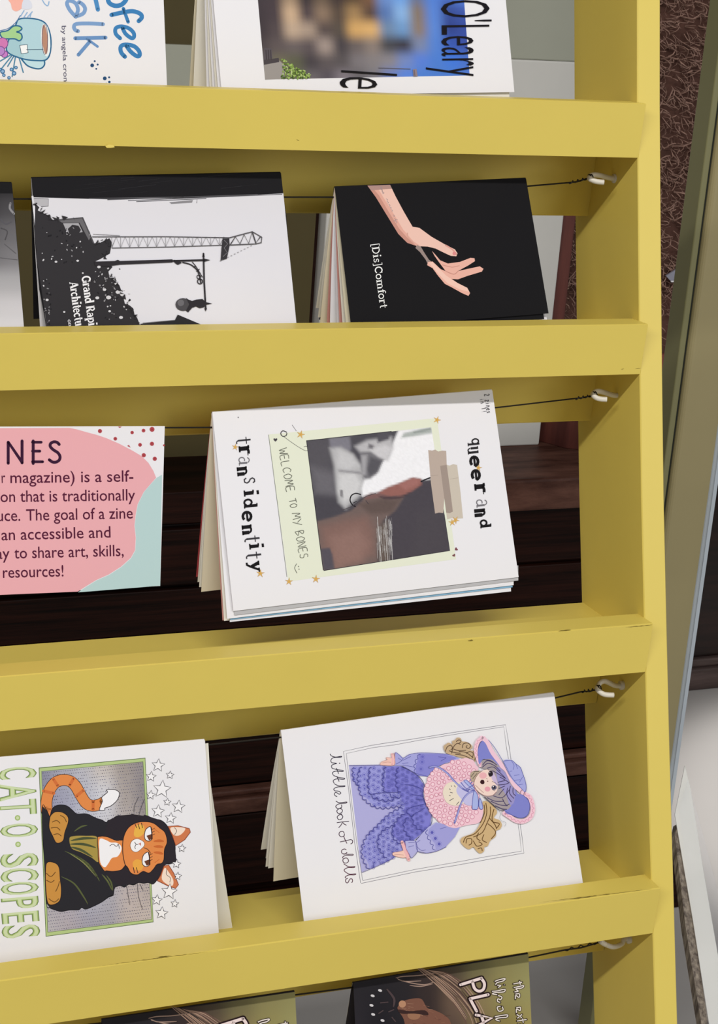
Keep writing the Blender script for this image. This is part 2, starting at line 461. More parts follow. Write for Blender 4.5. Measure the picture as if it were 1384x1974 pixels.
# plank front: long boards with grooves between them
b.box((-1.6, BY + 0.004, 0.648), (0.238, BY + 0.34, 0.69))
zs = [0.12, 0.235, 0.275, 0.36, 0.455, 0.50, 0.565, 0.645]
for z0, z1 in zip(zs[:-1], zs[1:]): b.box((-1.6, BY, z0 + 0.003), (0.69, BY + 0.03, z1 - 0.003))
b.box((-1.6, BY + 0.012, 0.0), (0.68, BY + 0.30, 0.645))
b.build('plank_front', M['bench'], bench, bevel=0.0015)
b = MB(); b.box((-1.6, BY - 0.022, 0.245), (0.69, BY + 0.002, 0.268)); b.box((-1.6, BY - 0.014, 0.268), (0.69, BY + 0.002, 0.277))
b.build('rail', M['ledge'], bench, bevel=0.003)
b = MB(); b.box((-1.6, BY - 0.018, 0.0), (0.765, BY + 0.002, 0.115)); b.build('skirting', M['bench'], bench, bevel=0.003)
b = MB(); b.box((0.24, BY - 0.012, 0.645), (0.70, BY + 0.34, 0.69)); b.build('ledge', M['ledge'], bench, bevel=0.004)

# shaggy brown covering above the bench
SHY = 1.16
b = MB(); b.box((0.46, SHY, 0.70), (1.05, SHY + 0.04, 1.75)); shag = b.build('shaggy_hanging', M['shagback'])
tag(shag, 'brown shaggy textile hanging above the bench right of the yellow post', 'textile')
rng = random.Random(5); b = MB()
for i in range(9500):
    x, z = rng.uniform(0.50, 0.92), rng.uniform(0.80, 1.74)
    if z < 0.92 and rng.random() > (z - 0.78) / 0.14: continue
    a = rng.uniform(0, 6.28); L = rng.uniform(0.008, 0.028); curl = rng.uniform(-2.8, 2.8); wd = rng.uniform(0.0004, 0.0011)
    y0 = SHY - rng.uniform(0.0, 0.004); px_, pz_ = x, z; rows = []
    for k in range(5):
        t = k / 4.0
        aa = a + curl * t
        yy = y0 - 0.014 * math.sin(math.pi * min(1, t * 0.9)) * rng.uniform(0.8, 1.1)
        nx, nz = -math.sin(aa), math.cos(aa); ww = wd * (1.05 - 0.7 * t)
        rows.append((Vector((px_ + nx * ww, yy, pz_ + nz * ww)), Vector((px_ - nx * ww, yy - 0.0006, pz_ - nz * ww))))
        px_ += math.cos(aa) * L / 4; pz_ += math.sin(aa) * L / 4
    vs = [p for r in rows for p in r]
    b.mesh(vs, [[2 * k, 2 * k + 1, 2 * k + 3, 2 * k + 2] for k in range(4)])
pile = b.build('shag_pile', M['shag'], shag, fix=False); pile['kind'] = 'stuff'
M['band'] = flat_mat('reddish_band', '7d4b44', 0.9, 0.1, vary=0.25, scale=40, bump=0.5, bscale=120)
b = MB(); b.box((0.46, SHY - 0.008, 0.71), (1.05, SHY + 0.002, 0.80)); b.build('lower_band', M['band'], shag)
b = MB(); b.box((0.46, SHY - 0.022, 0.692), (1.05, SHY + 0.002, 0.712)); b.build('bottom_trim', M['trimlight'], shag, bevel=0.002)

# grey panel on the ledge with a brown wooden side and foot
PY = 1.085
gp = thing('partition_screen', (0.3, PY, 0.69), 'light grey upright screen with brown wooden edge on the bench ledge', 'screen')
pl = upright(PY)
b = MB()
xr = pl.at(1039, 858).x
b.box((0.18, PY, 0.690), (xr, PY + 0.03, 1.218)); b.build('lower_face', M['panel'], gp, bevel=0.002)
b = MB(); b.box((0.18, PY + 0.004, 1.218), (xr, PY + 0.03, 1.60)); b.build('upper_face', M['panel2'], gp, bevel=0.002)
b = MB(); b.box((xr, PY + 0.006, 0.75), (xr + 0.022, PY + 0.026, 1.60)); b.build('wooden_edge', M['board'], gp, bevel=0.002)
b = MB()
foot = [(xr + 0.001, PY + 0.03), (xr + 0.075, PY + 0.03), (xr + 0.075, PY - 0.045), (xr + 0.03, PY - 0.02)]
b.prism([(x, y, 0.690) for x, y in foot], [(x, y, 0.752 - 0.35 * (x - xr)) for x, y in foot]); b.build('wooden_foot', M['board'], gp, bevel=0.001)

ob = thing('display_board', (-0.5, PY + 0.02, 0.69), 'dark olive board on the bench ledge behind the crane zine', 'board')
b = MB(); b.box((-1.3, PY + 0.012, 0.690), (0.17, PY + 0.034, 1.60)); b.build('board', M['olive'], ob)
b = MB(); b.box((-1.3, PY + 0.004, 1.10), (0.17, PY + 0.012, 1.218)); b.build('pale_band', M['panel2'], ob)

# slim metal post standing right of the rack
SY = 0.62
sp = upright(SY)
def sx(px, py): return sp.at(px, py).x
xl, xg, xe, xrr = sx(1320, 580), sx(1338, 580), sx(1412, 580), sx(1431, 580)
mp_ = thing('metal_stand', ((xl + xrr) / 2, SY, 0.0), 'tall slim grey metal stand right of the yellow rack', 'stand')
b = MB()
def slab(x0, x1, y0, y1, z0, z1, r, seg=5):
    pts = []
    for cx, cy, a0 in ((x1 - r, y1 - r, 0), (x0 + r, y1 - r, 90), (x0 + r, y0 + r, 180), (x1 - r, y0 + r, 270)):
        for k in range(seg + 1):
            a = math.radians(a0 + 90 * k / seg); pts.append((cx + r * math.cos(a), cy + r * math.sin(a)))
    return [(x, y, z0) for x, y in pts], [(x, y, z1) for x, y in pts]
b.prism(*slab(xg, xrr - 0.002, SY - 0.004, SY + 0.03, 0.0, 1.75, 0.008)); b.build('front_face', M['metal'], mp_, smooth=False)
b = MB(); b.prism(*slab(xg - 0.004, xg, SY + 0.002, SY + 0.03, 0.0, 1.75, 0.001)); b.build('groove_strip', M['groove'], mp_)
b = MB(); b.prism(*slab(xl, xg - 0.004, SY - 0.002, SY + 0.03, 0.0, 1.75, 0.002)); M['rail'] = flat_mat('olive_grey_metal', '7d7a55', 0.4, 0.4, vary=0.02); b.build('side_rail', M['rail'], mp_)
b = MB(); b.prism(*slab(xe, xrr, SY - 0.009, SY + 0.032, 0.0, 1.75, 0.009)); b.build('rounded_edge', M['metal_edge'], mp_)

# far cabinet
CY = 1.66
b = MB(); b.box((1.06, CY, 0.05), (2.2, CY + 0.28, 0.62)); fc = b.build('far_cabinet', M['cabinet'])
tag(fc, 'nearly black wooden cabinet far back right of the grey metal stand', 'cabinet')
b = MB(); b.box((1.04, CY - 0.02, 0.0), (2.2, CY + 0.02, 0.045)); b.box((1.04, CY - 0.012, 0.045), (2.2, CY + 0.02, 0.062)); M['mould'] = wood_mat('greyish_moulding', '3a2d2a', '5d4d49', (0.6, 6, 6))
b.build('base_moulding', M['mould'], fc, bevel=0.004)
b = MB(); b.box((1.04, CY - 0.02, 0.52), (2.2, CY + 0.28, 0.66)); b.build('cabinet_top', M['board'], fc, bevel=0.004)

# matted print in a clear sleeve leaning low at the right
QY = 0.52
qp = Plane((0, QY, 0.25), (0.0, -0.72, 0.69))
pr = thing('matted_print', qp.at(1372, 1974) - Vector((0, 0, 0.05)), 'cream matted print in clear plastic leaning beside the foot of the metal stand', 'print')
b = MB(); face = [(1320, 1476), (1331, 1521), (1355.6, 1678), (1384, 1842), (1412, 1985), (1430, 2075), (1388, 2075), (1367, 1974), (1336, 1775), (1301, 1570)]
b.sheet([qp.at(*p) for p in face], 0.0012, qp.n); b.build('mat_board', M['mat'], pr)
b = MB(); edge = [(1306, 1588), (1336, 1775), (1367, 1974), (1388, 2075), (1377, 2075), (1352, 1974), (1322, 1790), (1301, 1612)]
qp2 = Plane((0, QY + 0.003, 0.25), (0.0, -0.72, 0.69))
b.sheet([qp2.at(*p) for p in edge], 0.012, qp.n); b.build('layered_edge', M['ply'], pr)
mt, nt, bs = node_mat('clear_plastic', 0.08, 0.6); bs.inputs['Alpha'].default_value = 0.10; bs.inputs['Base Color'].default_value = (0.85, 0.9, 1, 1); M['plastic'] = mt
b = MB(); grid = []
rng = random.Random(3); NR, NC = 26, 8
for j in range(NR + 1):
    t = j / NR; l = (1308 + (1366 - 1308) * t, 1560 + 430 * t); r = (1326 + 112 * t, 1500 + 420 * t)
    for i in range(NC + 1):
        u = i / NC; p = Plane((0, QY - 0.009 - 0.005 * rng.random(), 0.25), (0.0, -0.72, 0.69)).at(l[0] + (r[0] - l[0]) * u, l[1] + (r[1] - l[1]) * u); grid.append(p)
b.mesh(grid, [[j * (NC + 1) + i, j * (NC + 1) + i + 1, (j + 1) * (NC + 1) + i + 1, (j + 1) * (NC + 1) + i] for j in range(NR) for i in range(NC)])
b.build('plastic_sleeve', M['plastic'], pr, smooth=True, fix=False)

# clear corner piece stuck on the shag
ap = upright(SHY - 0.020)
b = MB(); b.sheet([ap.at(*p) for p in ((1284, 532), (1332, 502), (1332, 541), (1292, 541))], 0.003, Vector((0, -1, 0)))
M['acrylic'] = flat_mat('bluish_acrylic', '8f8f9c', 0.15, 0.5)
ac = b.build('plastic_corner', M['acrylic']); tag(ac, 'small bluish plastic corner stuck on the brown shaggy textile', 'plastic corner')
b = MB(); b.tube([ap.at(1292, 542) + Vector((0, -.002, 0)), ap.at(1332, 542) + Vector((0, -.002, 0))], 0.0012); b.build('bright_rim', M['paper'], ac)

# ---------------------------------------------------------------- the yellow rack
rack = thing('zine_rack', rk(-440, 45, -1340) * 1.0, 'yellow painted wooden zine rack leaning back, with slatted trays and wires', 'rack')
BOW = [(-1340, 9.5), (-900, 4.6), (-690, 2.2), (-550, .55), (-458, -.55), (-370, -1.2), (-279, -1.69), (-190, -1.2), (-104, -.45), (-3, .72), (68, 2.2), (240, 5.0)]
def bow(z):
    for (a, b_), (c, d_) in zip(BOW[:-1], BOW[1:]):
        if a <= z <= c: return b_ + (d_ - b_) * (z - a) / (c - a)
    return BOW[0][1] if z < BOW[0][0] else BOW[-1][1]
DEP = 93.7; LEFT = -880.0
def post(x0, x1, follow):
    mb = MB(); e = 0.7
    rings = []
    for z in (-1340, -1100, -900, -690, -620, -550, -500, -458, -410, -370, -325, -279, -235, -190, -145, -104, -50, -3, 68, 150, 240):
        o = bow(z) * follow
        rings.append([rk(x, y, z) for x, y in ((x0 + o + e, 0), (x1 + o - e, 0), (x1 + o, e), (x1 + o, DEP - e), (x1 + o - e, DEP), (x0 + o + e, DEP), (x0 + o, DEP - e), (x0 + o, e))])
    mb.loft(rings); mb.build('post', M['yellow'], rack)
post(0.0, 18.3, 1.0)
post(LEFT - 18.3, LEFT, -1.0)

TIER = [('', 172.0, 35.5, -12.0), ('', -41.1, 35.1, -12.3), ('', -192.0, 34.0, -12.3), ('', -403.5, 35.4, -11.5), ('', -593.0, 35.4, -11.9), ('', -800.0, 35.4, -11.9)]
for k, (_, zb, h, yt) in enumerate(TIER):
    xa, xb = LEFT - bow(zb + 15), bow(zb + 15)
    mb = MB(); e = 0.9
    sec = [(0.2, zb), (yt, zb + h), (yt + e, zb + h + .7), (9.2, zb + h + 5.4), (10.2, zb + h + 5.0), (21.5, zb + 6.4), (20.8, zb + 5.4), (0.9, zb + .2)]
    N = 6
    mb.loft([[rk(xa + (xb - xa) * i / N, y, z) for y, z in sec] for i in range(N + 1)])
    mb.build('front_slat', M['yellow'], rack)
    mb = MB(); f0 = lambda y: zb + 18.5 + 0.245 * y
    sec = [(15, f0(15)), (91.5, f0(91.5)), (92, f0(92) - .6), (92, f0(92) - 16), (15.5, f0(15) - 16)]
    mb.loft([[rk(xa + (xb - xa) * i / N, y, z) for y, z in sec] for i in range(N + 1)])
    mb.build('tray_floor', M['yellow'], rack)
    mb = MB()
    sec = [(58.5, zb + 16), (73.6, zb - 32.2), (74.6, zb - 33), (90.5, zb - 28.5), (76, zb + 20)]
    mb.loft([[rk(xa + (xb - xa) * i / N, y, z) for y, z in sec] for i in range(N + 1)])
    mb.build('back_board', M['yellow'], rack)

# wires and screw hooks: pixel runs of each tier read at the depth where they really are
HOOK = [
 None,
 dict(shaft=[(1186, 344), (1176, 343), (1160, 339), (1146, 337), (1138, 339)], tip=[(1136, 343), (1140, 346.5), (1150, 350), (1164, 351.5)], screw=(1185, 344), tie=(1135, 342)),
 dict(shaft=[(1193, 762), (1184, 762), (1170, 758), (1154, 754), (1146, 756)], tip=[(1143, 761), (1150, 767), (1160, 769.5), (1170, 770)], screw=(1192, 762), tie=(1143, 761)),
 dict(shaft=[(1198, 1322), (1188, 1322), (1176, 1317), (1165, 1313), (1157, 1316), (1153, 1322)], tip=[(1151, 1328), (1158, 1335), (1167, 1339), (1183, 1340)], screw=(1198, 1321), tie=(1151, 1327)),
 dict(shaft=[(1212, 1808), (1204, 1810), (1200, 1818), (1192, 1823), (1180, 1825), (1168, 1821)], tip=[(1166, 1820), (1161, 1817), (1157, 1814)], screw=(1212, 1810), tie=(1157, 1815)),
 None]
WIRE = [
 None,
 [(1135, 343), (1112, 350.5), (1098, 352), (1016, 359), (645, 380), (548, 380), (300, 383), (30, 383.5), (-120, 383)],
 [(1143, 762), (1122, 767), (1110, 768), (955, 786), (700, 806), (405, 824), (318, 824.5), (100, 826), (-120, 826)],
 [(1151, 1328), (1137, 1333), (1122, 1333), (1072, 1345), (800, 1392), (541, 1421), (400, 1436), (100, 1462), (-120, 1478)],
 [(1157, 1816), (1120, 1827), (1090, 1831), (1018, 1846), (850, 1876), (690, 1902), (568, 1918), (196, 1972), (-120, 2010)],
 None]
dw = depth_plane(28.0); dsh = depth_plane(33.5)
for k, (hk, wr) in enumerate(zip(HOOK, WIRE)):
    if hk:
        mb = MB()
        n = len(hk['shaft']); pts = [depth_plane(33.5 - 3.0 * i / n).at(*p) for i, p in enumerate(hk['shaft'])]
        pts[0] = pts[0] + Vector((0.004, 0, 0))
        n2 = len(hk['tip']); pts += [depth_plane(28.0 - 6.0 * (i + 1) / n2).at(*p) for i, p in enumerate(hk['tip'])]
        # round the polyline
        fine = []
        for i in range(len(pts) - 1):
            p0, p1, p2, p3 = pts[max(0, i - 1)], pts[i], pts[i + 1], pts[min(len(pts) - 1, i + 2)]
            for j in range(4):
                t = j / 4; fine.append(0.5 * ((2 * p1) + (p2 - p0) * t + (2 * p0 - 5 * p1 + 4 * p2 - p3) * t * t + (3 * p1 - p0 - 3 * p2 + p3) * t ** 3))
        fine.append(pts[-1]); mb.tube(fine, 0.0019, 10)
        zz = hk['screw']; s = depth_plane(33.5).at(*zz)
        mb.tube([s + Vector((-.0012, 0, 0)), s + Vector((.003, 0, 0))], 0.0034, 12)
        mb.build('screw_hook', M['hook'], rack, smooth=True)
        wd = [28.0, 33.0, 33.0, 28.5, 24.5, 28.0][k]
        mb = MB(); pts = [depth_plane(28.0 + (wd - 28.0) * min(1.0, i / 3)).at(*p) for i, p in enumerate(wr)]
        end = rk(LEFT + 14, 30, (TIER[k][1] - 12)); pts.append(end)
        mb.tube(pts, 0.0006, 6)
        t = hk['tie']                                            # the twisted end
        a, c = dw.at(*wr[1]), dw.at(*wr[2]); tw = []
        for i in range(25):
            q = i / 24; p = dw.at(*wr[0]).lerp(c, q); an = q * 24
            tw.append(p + Vector((0, math.cos(an), math.sin(an))) * 0.0009)
        mb.tube(tw, 0.00042, 5)
        cc = depth_plane(27).at(*t); mb.tube([cc + Vector((0, math.cos(i * .7), math.sin(i * .7))) * 0.0021 + Vector((0.0005 * i / 3, 0, 0)) for i in range(19)], 0.0005, 5)
        mb.build('hanging_wire', M['wire'], rack)
    else:
        zb = TIER[k][1]
        mb = MB(); mb.tube([rk(-16, 28, zb - 14), rk(-300, 28, zb - 19), rk(-600, 28, zb - 19), rk(LEFT + 14, 30, zb - 14)], 0.00052, 6); mb.build('hanging_wire', M['wire'], rack)
        mb = MB(); mb.tube([rk(4, 33, zb - 11), rk(-8, 33, zb - 9), rk(-14, 31, zb - 10), rk(-16, 28, zb - 13), rk(-13, 24, zb - 16), rk(-7, 22, zb - 16.5)], 0.00165, 10); mb.build('screw_hook', M['hook'], rack, smooth=True)
    zb = TIER[k][1]
    mb = MB(); mb.tube([rk(LEFT - 4, 33, zb - 11), rk(LEFT + 8, 33, zb - 9), rk(LEFT + 14, 31, zb - 10), rk(LEFT + 16, 28, zb - 13), rk(LEFT + 13, 24, zb - 16)], 0.00165, 10); mb.build('screw_hook', M['hook'], rack, smooth=True)

# scuffs and a lifted paint chip on the slats
M['scuff'] = flat_mat('worn_paint', '6e5d22', 0.7, 0.1)
def ridge_marks(k, runs):
    _, zb, h, yt = TIER[k]
    for x0, y0, x1, y1, w in runs:
        mb = MB(); p0, p1 = depth_plane(yt - 0.12).at(x0, y0), depth_plane(yt - 0.12).at(x1, y1); n = max(3, int(abs(x1 - x0) / 5)); rr = random.Random(int(x0)); vs = []
        for i in range(n + 1):
            t = i / n; p = p0.lerp(p1, t); u = rkdir(0, 0, 1) * (w / 1000 * rr.uniform(.25, 1) * math.sin(math.pi * min(.95, max(.05, t)))); q = rkdir(0, 0, rr.uniform(-.15, .15) / 1000); vs += [p - u + q, p + u + q]
        mb.mesh(vs, [[2 * i, 2 * i + 2, 2 * i + 3, 2 * i + 1] for i in range(n)])
        mb.build('scuff_mark', M['scuff'], rack, fix=False)
ridge_marks(3, [(1076, 1216.5, 1101, 1214.5, .45), (1206, 1209.5, 1257, 1204.5, .3), (902, 1235, 912, 1234, .5)])
ridge_marks(4, [(1040, 1739.5, 1256, 1713.5, .3), (1100, 1733, 1150, 1727, .3), (180, 1863.5, 420, 1832, .22), (300, 1845.5, 330, 1842, .45)])
ridge_marks(2, [(1197, 712, 1203, 710.5, .4), (1224, 711, 1236, 710, .3)])
ridge_marks(1, [(571, 269, 577, 271, .35)])
mb = MB(); cp = depth_plane(-1.5)
mb.sheet([cp.at(*p) for p in ((203, 281.5), (210, 278.5), (219, 280), (221, 284), (213, 285), (206, 285))], 0.0006, rkdir(0, -1, 0)); mb.build('paint_chip', M['yellow'], rack)

# ---------------------------------------------------------------- zines
class Zine:
    """a folded booklet straddling the wire.  sl, sr: ends of its spine, br, bl: lower corners of its front cover,
    ys / yb: how far behind the rack's front the spine and the lower edge hang (mm)"""
    def __init__(self, name, label, sl, sr, br, bl, ys, yb, mat, group=None, thick=0.3, back=(58, 0.93), back_mat=None, cat='zine', fold=True, outline=None):
        a, c = depth_plane(ys).at(*sl), depth_plane(ys).at(*sr)
        mid = depth_plane(yb).at((br[0] + bl[0]) / 2, (br[1] + bl[1]) / 2)
        self.pl = through(a, c, mid); n = self.pl.n; self.n = n
        self.a, self.c = a, c
        R, L = self.pl.at(*br), self.pl.at(*bl)
        self.R, self.L = R, L
        base = (a + c) / 2; base.z = min(R.z, L.z)
        self.root = thing(name, base, label, cat, group)
        self.span = c - a
        mb = MB()
        pts = outline and [self.pl.at(*p) for p in outline] or [a, c, R, L]
        mb.sheet(pts, thick / 1000, n)
        if fold:                                        # round the fold over the wire, then the back leaf
            h = (L - a).length
            bk = rkdir(0, 1, 0); dn = (L - a).normalized()
            byy, frac = back
            bot = a + rkdir(0, (byy - ys) / 1000, 0) + rkdir(0, 0, -1) * (h * frac)
            dnb = bot - a
            steps = []
            for k in range(7):
                t = k / 6; ang = math.pi * t
                steps.append(-n * (0.0011 * (1 - math.cos(ang))) + Vector((0, 0, 1)) * (0.0009 * math.sin(ang)))
            tops = [a + s for s in steps] + [a + steps[-1] + dnb]
            wv = self.span * 0.998
            for th0 in (0.0,):
                vs = []
                for p in tops: vs += [p, p + wv]
                mb.mesh(vs, [[2 * i, 2 * i + 1, 2 * i + 3, 2 * i + 2] for i in range(len(tops) - 1)])
        self.cover = mb.build('cover', mat, self.root)
        self.art = Art(self.pl)
    def page(self, foot, y, mat, inset=0.0, dy=1.2, shrink=0.0, name='page'):
        """one inner leaf: hangs from the fold to the pixel foot, whose depth is y mm"""
        f = depth_plane(y).at(*foot)
        a = self.a - self.n * (dy / 1000) + self.span * inset
        sp = self.span * (1 - inset - shrink)
        nn = sp.cross(f - a).normalized()
        if nn.dot(CAM - a) < 0: nn = -nn
        # a little sag so that the leaf is not perfectly flat
        mb = MB(); vs = []; N = 5
        for i in range(N + 1):
            t = i / N; p = a.lerp(f, t) - nn * (0.0010 * math.sin(math.pi * t)); vs += [p, p + sp]
        k = len(vs); vs += [v - nn * 0.00025 for v in vs]
        fs = []
        for i in range(N):
            fs.append([2 * i, 2 * i + 1, 2 * i + 3, 2 * i + 2]); fs.append([k + 2 * i, k + 2 * i + 2, k + 2 * i + 3, k + 2 * i + 1])
            fs.append([2 * i, 2 * i + 2, k + 2 * i + 2, k + 2 * i]); fs.append([2 * i + 1, k + 2 * i + 1, k + 2 * i + 3, 2 * i + 3])
        fs.append([2 * N, 2 * N + 1, k + 2 * N + 1, k + 2 * N])
        mb.mesh(vs, fs); return mb.build(name, mat, self.root)
    def under(self, pts, drop, mat, name='page'):
        """a leaf lying just behind the front cover, outline in pixels, drop mm behind it"""
        pl = Plane(self.pl.p - self.n * drop / 1000, self.n)
        mb = MB(); mb.sheet([pl.at(*p) for p in pts], 0.00025, self.n); return mb.build(name, mat, self.root)

# ---- top row: mug zine
z = Zine('folded_zine', 'white zine with blue hand-painted lettering and a tea mug drawing, top left', (-84, -222), (307, -212), (322.5, 180), (-66, 172), 27, 34, M['paper'], 'zines on the top wire', back=(60, .95))
z.page((-60, 150), 52, M['page']); A = z.art.crop(0, 0, 4.07)
BL, BL2, DK = '3f80b8', '7d9fcb', '2f6790'
A.stroke([(845, -30), (855, 20), (900, 45), (950, 38), (985, 5), (995, -30)], 36, BL)
A.stroke([(875, 117), (960, 98), (1040, 88), (1100, 108), (1112, 138), (1088, 165)], 34, BL); A.stroke([(968, 68), (1005, 172)], 27, BL)
A.stroke([(942, 300), (908, 265), (908, 222), (950, 207), (1010, 222), (1048, 258), (1050, 292), (1028, 298), (985, 265), (962, 222)], 31, BL)
A.stroke([(980, 445), (950, 410), (948, 365), (985, 350), (1050, 362), (1090, 400), (1095, 435), (1072, 440), (1025, 405), (992, 360)], 33, BL)
A.stroke([(742, -40), (768, 75)], 34, '4f8cc2')
A.stroke([(595, 132), (548, 80), (525, 28), (545, 5), (592, 25), (612, 75), (602, 122), (650, 108), (668, 72), (652, 38), (620, 16)], 30, BL2)
A.stroke([(808, 190), (700, 184), (600, 188), (580, 210), (590, 235), (612, 244)], 30, BL2)
A.stroke([(590, 300), (828, 295)], 30, '6c93c4'); A.stroke([(682, 305), (765, 365)], 20, '6c93c4'); A.stroke([(705, 325), (615, 430)], 28, '6c93c4')
for x, y, r in ((723, 513, 15), (743, 480, 8), (766, 507, 8), (755, 540, 7), (822, 615, 15), (856, 607, 8), (858, 643, 10), (833, 655, 6)): A.disc((x, y), r, '2b4f78')
A.text('by angela cron', (484, 203), (500, 640), 36, '56546a', offset=0.008)
body = [(120, 205), (150, 150), (250, 145), (340, 170), (382, 230), (400, 320), (392, 420), (362, 468), (300, 476), (180, 462), (60, 410), (62, 330)]
hd = [(170, 465), (215, 515), (280, 538), (325, 535), (350, 505), (345, 470)]
A.poly(hd, 'bfdde6', smooth=True); A.stroke(hd, 11, DK)
A.poly(body, 'b2d2dc', smooth=True); A.poly([(60, 410), (62, 330), (90, 250), (150, 260), (170, 360), (180, 455)], 'a5c9d2', smooth=True)
A.stroke(body, 11, DK, closed=True)
A.disc((358, 315), 36, 'e8eef0', ry=130, ang=-.08); A.disc((352, 310), 22, 'b98a74', ry=118, ang=-.08); A.ring((352, 310), 22, 5, '6d5a68', ry=118)
A.poly([(155, 356), (213, 350), (220, 414), (166, 422)], 'f3f3f4'); A.stroke([(155, 356), (213, 350), (220, 414), (166, 422)], 6, '2d4a60', closed=True, smooth=False); A.stroke([(205, 390), (340, 388)], 5, '2d4a60')
A.poly([(70, -10), (190, -20), (192, 40), (150, 80), (120, 88), (95, 70), (85, 30)], 'f4b3a4', smooth=True)
A.poly([(190, -10), (240, 10), (250, 60), (210, 75), (170, 60)], 'd9dce8', smooth=True)
for q in ([(330, -5), (350, 30), (375, 45), (385, 10)], [(160, 130), (190, 80)], [(185, 140), (215, 95)], [(215, 135), (255, 90)], [(235, 135), (245, 100)]): A.stroke(q, 8, '8fb3d8')
A.stroke([(0, 240), (60, 225), (120, 180), (160, 120)], 6, '5a7fa8')
gl = [(0, 255), (60, 240), (105, 205), (150, 205), (172, 225), (150, 245), (130, 250), (165, 265), (172, 300), (150, 320), (115, 305), (60, 305), (20, 300)]
A.poly(gl, 'a6cf92', smooth=True); A.stroke(gl, 11, DK, closed=True)
for x, y, r, c in ((18, 340, 44, 'cf7ab4'), (35, 425, 26, 'c67fc6'), (2, 400, 36, 'b884c8')): A.disc((x, y), r, c); A.ring((x, y), r, 6, '7a4f8e')
for q in ([(90, 440), (10, 540)], [(120, 450), (95, 600)], [(150, 455), (182, 568)], [(105, 445), (60, 520)], [(85, 430), (0, 480)]): A.stroke(q, 9, '4a86a8')
for x, y, r in ((20, 560, 22), (30, 590, 14), (110, 575, 20), (125, 530, 14), (90, 545, 16), (70, 610, 14), (0, 545, 14)): A.ring((x, y), r * .7, 7, '3a6f9e'); A.disc((x, y), r * .5, '8fb6dc')
A.build('cover_print', z.root)

# ---- top row: blurred photo zine
z = Zine('folded_zine', 'white zine with blurred street photo and stretched black lettering, right of the mug zine', (392, -212), (955, -214), (991.5, 177.5), (428, 186), 27, 28.5, M['paper'], 'zines on the top wire', back=(62, .97), back_mat=M['page'])
z.page((364, 182), 58, M['cream_page']); z.page((372, 184), 53, M['page'])
for i, (x, c) in enumerate(((399, 'paper'), (405, 'page'), (411, 'paper'), (417, 'page'), (422, 'paper'))): z.page((x, 190), 30.5 + (422 - x) * .45, M[c], dy=0.8)
z.under([(440, 100), (978, 90), (982, 192), (450, 196)], 2.2, M['page'])
A = z.art.crop(340, 0, 1.7744)
rows = ['4f4246 4e4448 4e4446 40383a 3a3234 3a3234 463a36 5a4a40 6a8ac0 7aa0d8 5a74b8 4d7ad0 4d7cd0 5a86e0',
 '4d4448 4a4246 5e5450 40383a 3a3234 3a3234 463a36 57463c 6a8ac0 7aa0d8 5a7ec8 4d7ad0 4d7cd0 5a80d8',
 '463e42 4a4044 a08870 40383a 6a5a4c 453a38 5a4838 7a5a44 6c8cc8 70a0e0 6a7494 5580d2 4a6cc0 5a84e0',
 '443c40 4c4246 c8aa8c 54484a 8a7462 5a4c42 a08058 5e4a40 5a78b0 88b0e0 84766c 5a84d4 3a5098 4058a8',
 '443c40 544a4c bca48e a89484 5a4e4c 5a5048 d0a468 d8ac70 7088a8 7098c8 8a7a70 5c86d4 34468c 3a50a0',
 '50484a 605656 6a6060 5e5456 a09088 4a4448 6c6260 8a7c74 4a4a50 403e48 7a86a8 5682d2 3a58b0 3c50a0',
 '6a6466 6f6a58 5e5e4c 4a4448 5e5658 5a5456 7a7478 847e80 88848c 7488c0 5a80d8 4f7ed2 4478dc 4a70c8',
 '8a8484 7d7a6c 6a6a58 6a6468 58525a 807880 686468 7a7880 6a80c0 5a84dc 4f7fd2 4d7cd0 4d7cd0 5078d0']
A.grid([(268, -120), (975, -120), (1003, 258), (303, 272)], [r.split() for r in rows])
A.poly([(299, 215), (350, 205), (372, 225), (368, 270), (303, 273)], '9a9490'); A.poly([(299, 205), (350, 198), (352, 212), (299, 222)], '4b4548'); A.poly([(300, 165), (325, 165), (328, 200), (300, 205)], '5a5358')
for x in (306, 314, 322): A.stroke([(x, 170), (x + 2, 204)], 2.5, '3b3538')
rng = random.Random(11)
for i in range(150):
    t = rng.random(); x = 362 + 92 * t; lo = 200 + 55 * t; y = lo + (270 - lo) * rng.random() * (1 if t < .8 else .8)
    A.disc((x + rng.uniform(-6, 4), y), rng.uniform(2.5, 5.5), rng.choice(['7f9a4a', '9db565', '5c7434', 'b4c782', '47592a', '8aa552']), ry=rng.uniform(2, 4), n=6, ang=rng.uniform(0, 3))
A.poly([(808, 238), (820, 236), (824, 261), (810, 262)], '8d7f86'); A.stroke([(812, 240), (815, 262)], 2, '5f4a50'); A.stroke([(690, 232), (800, 236)], 2, '6c6872')
INK = '1a1719'
A.text('le', (560, 240), (556, 299), 208, INK, offset=-0.010)
A.text("O'Leary", (903, 2), (907, 262), 176, '17141a', offset=-0.008)
A.build('cover_print', z.root)

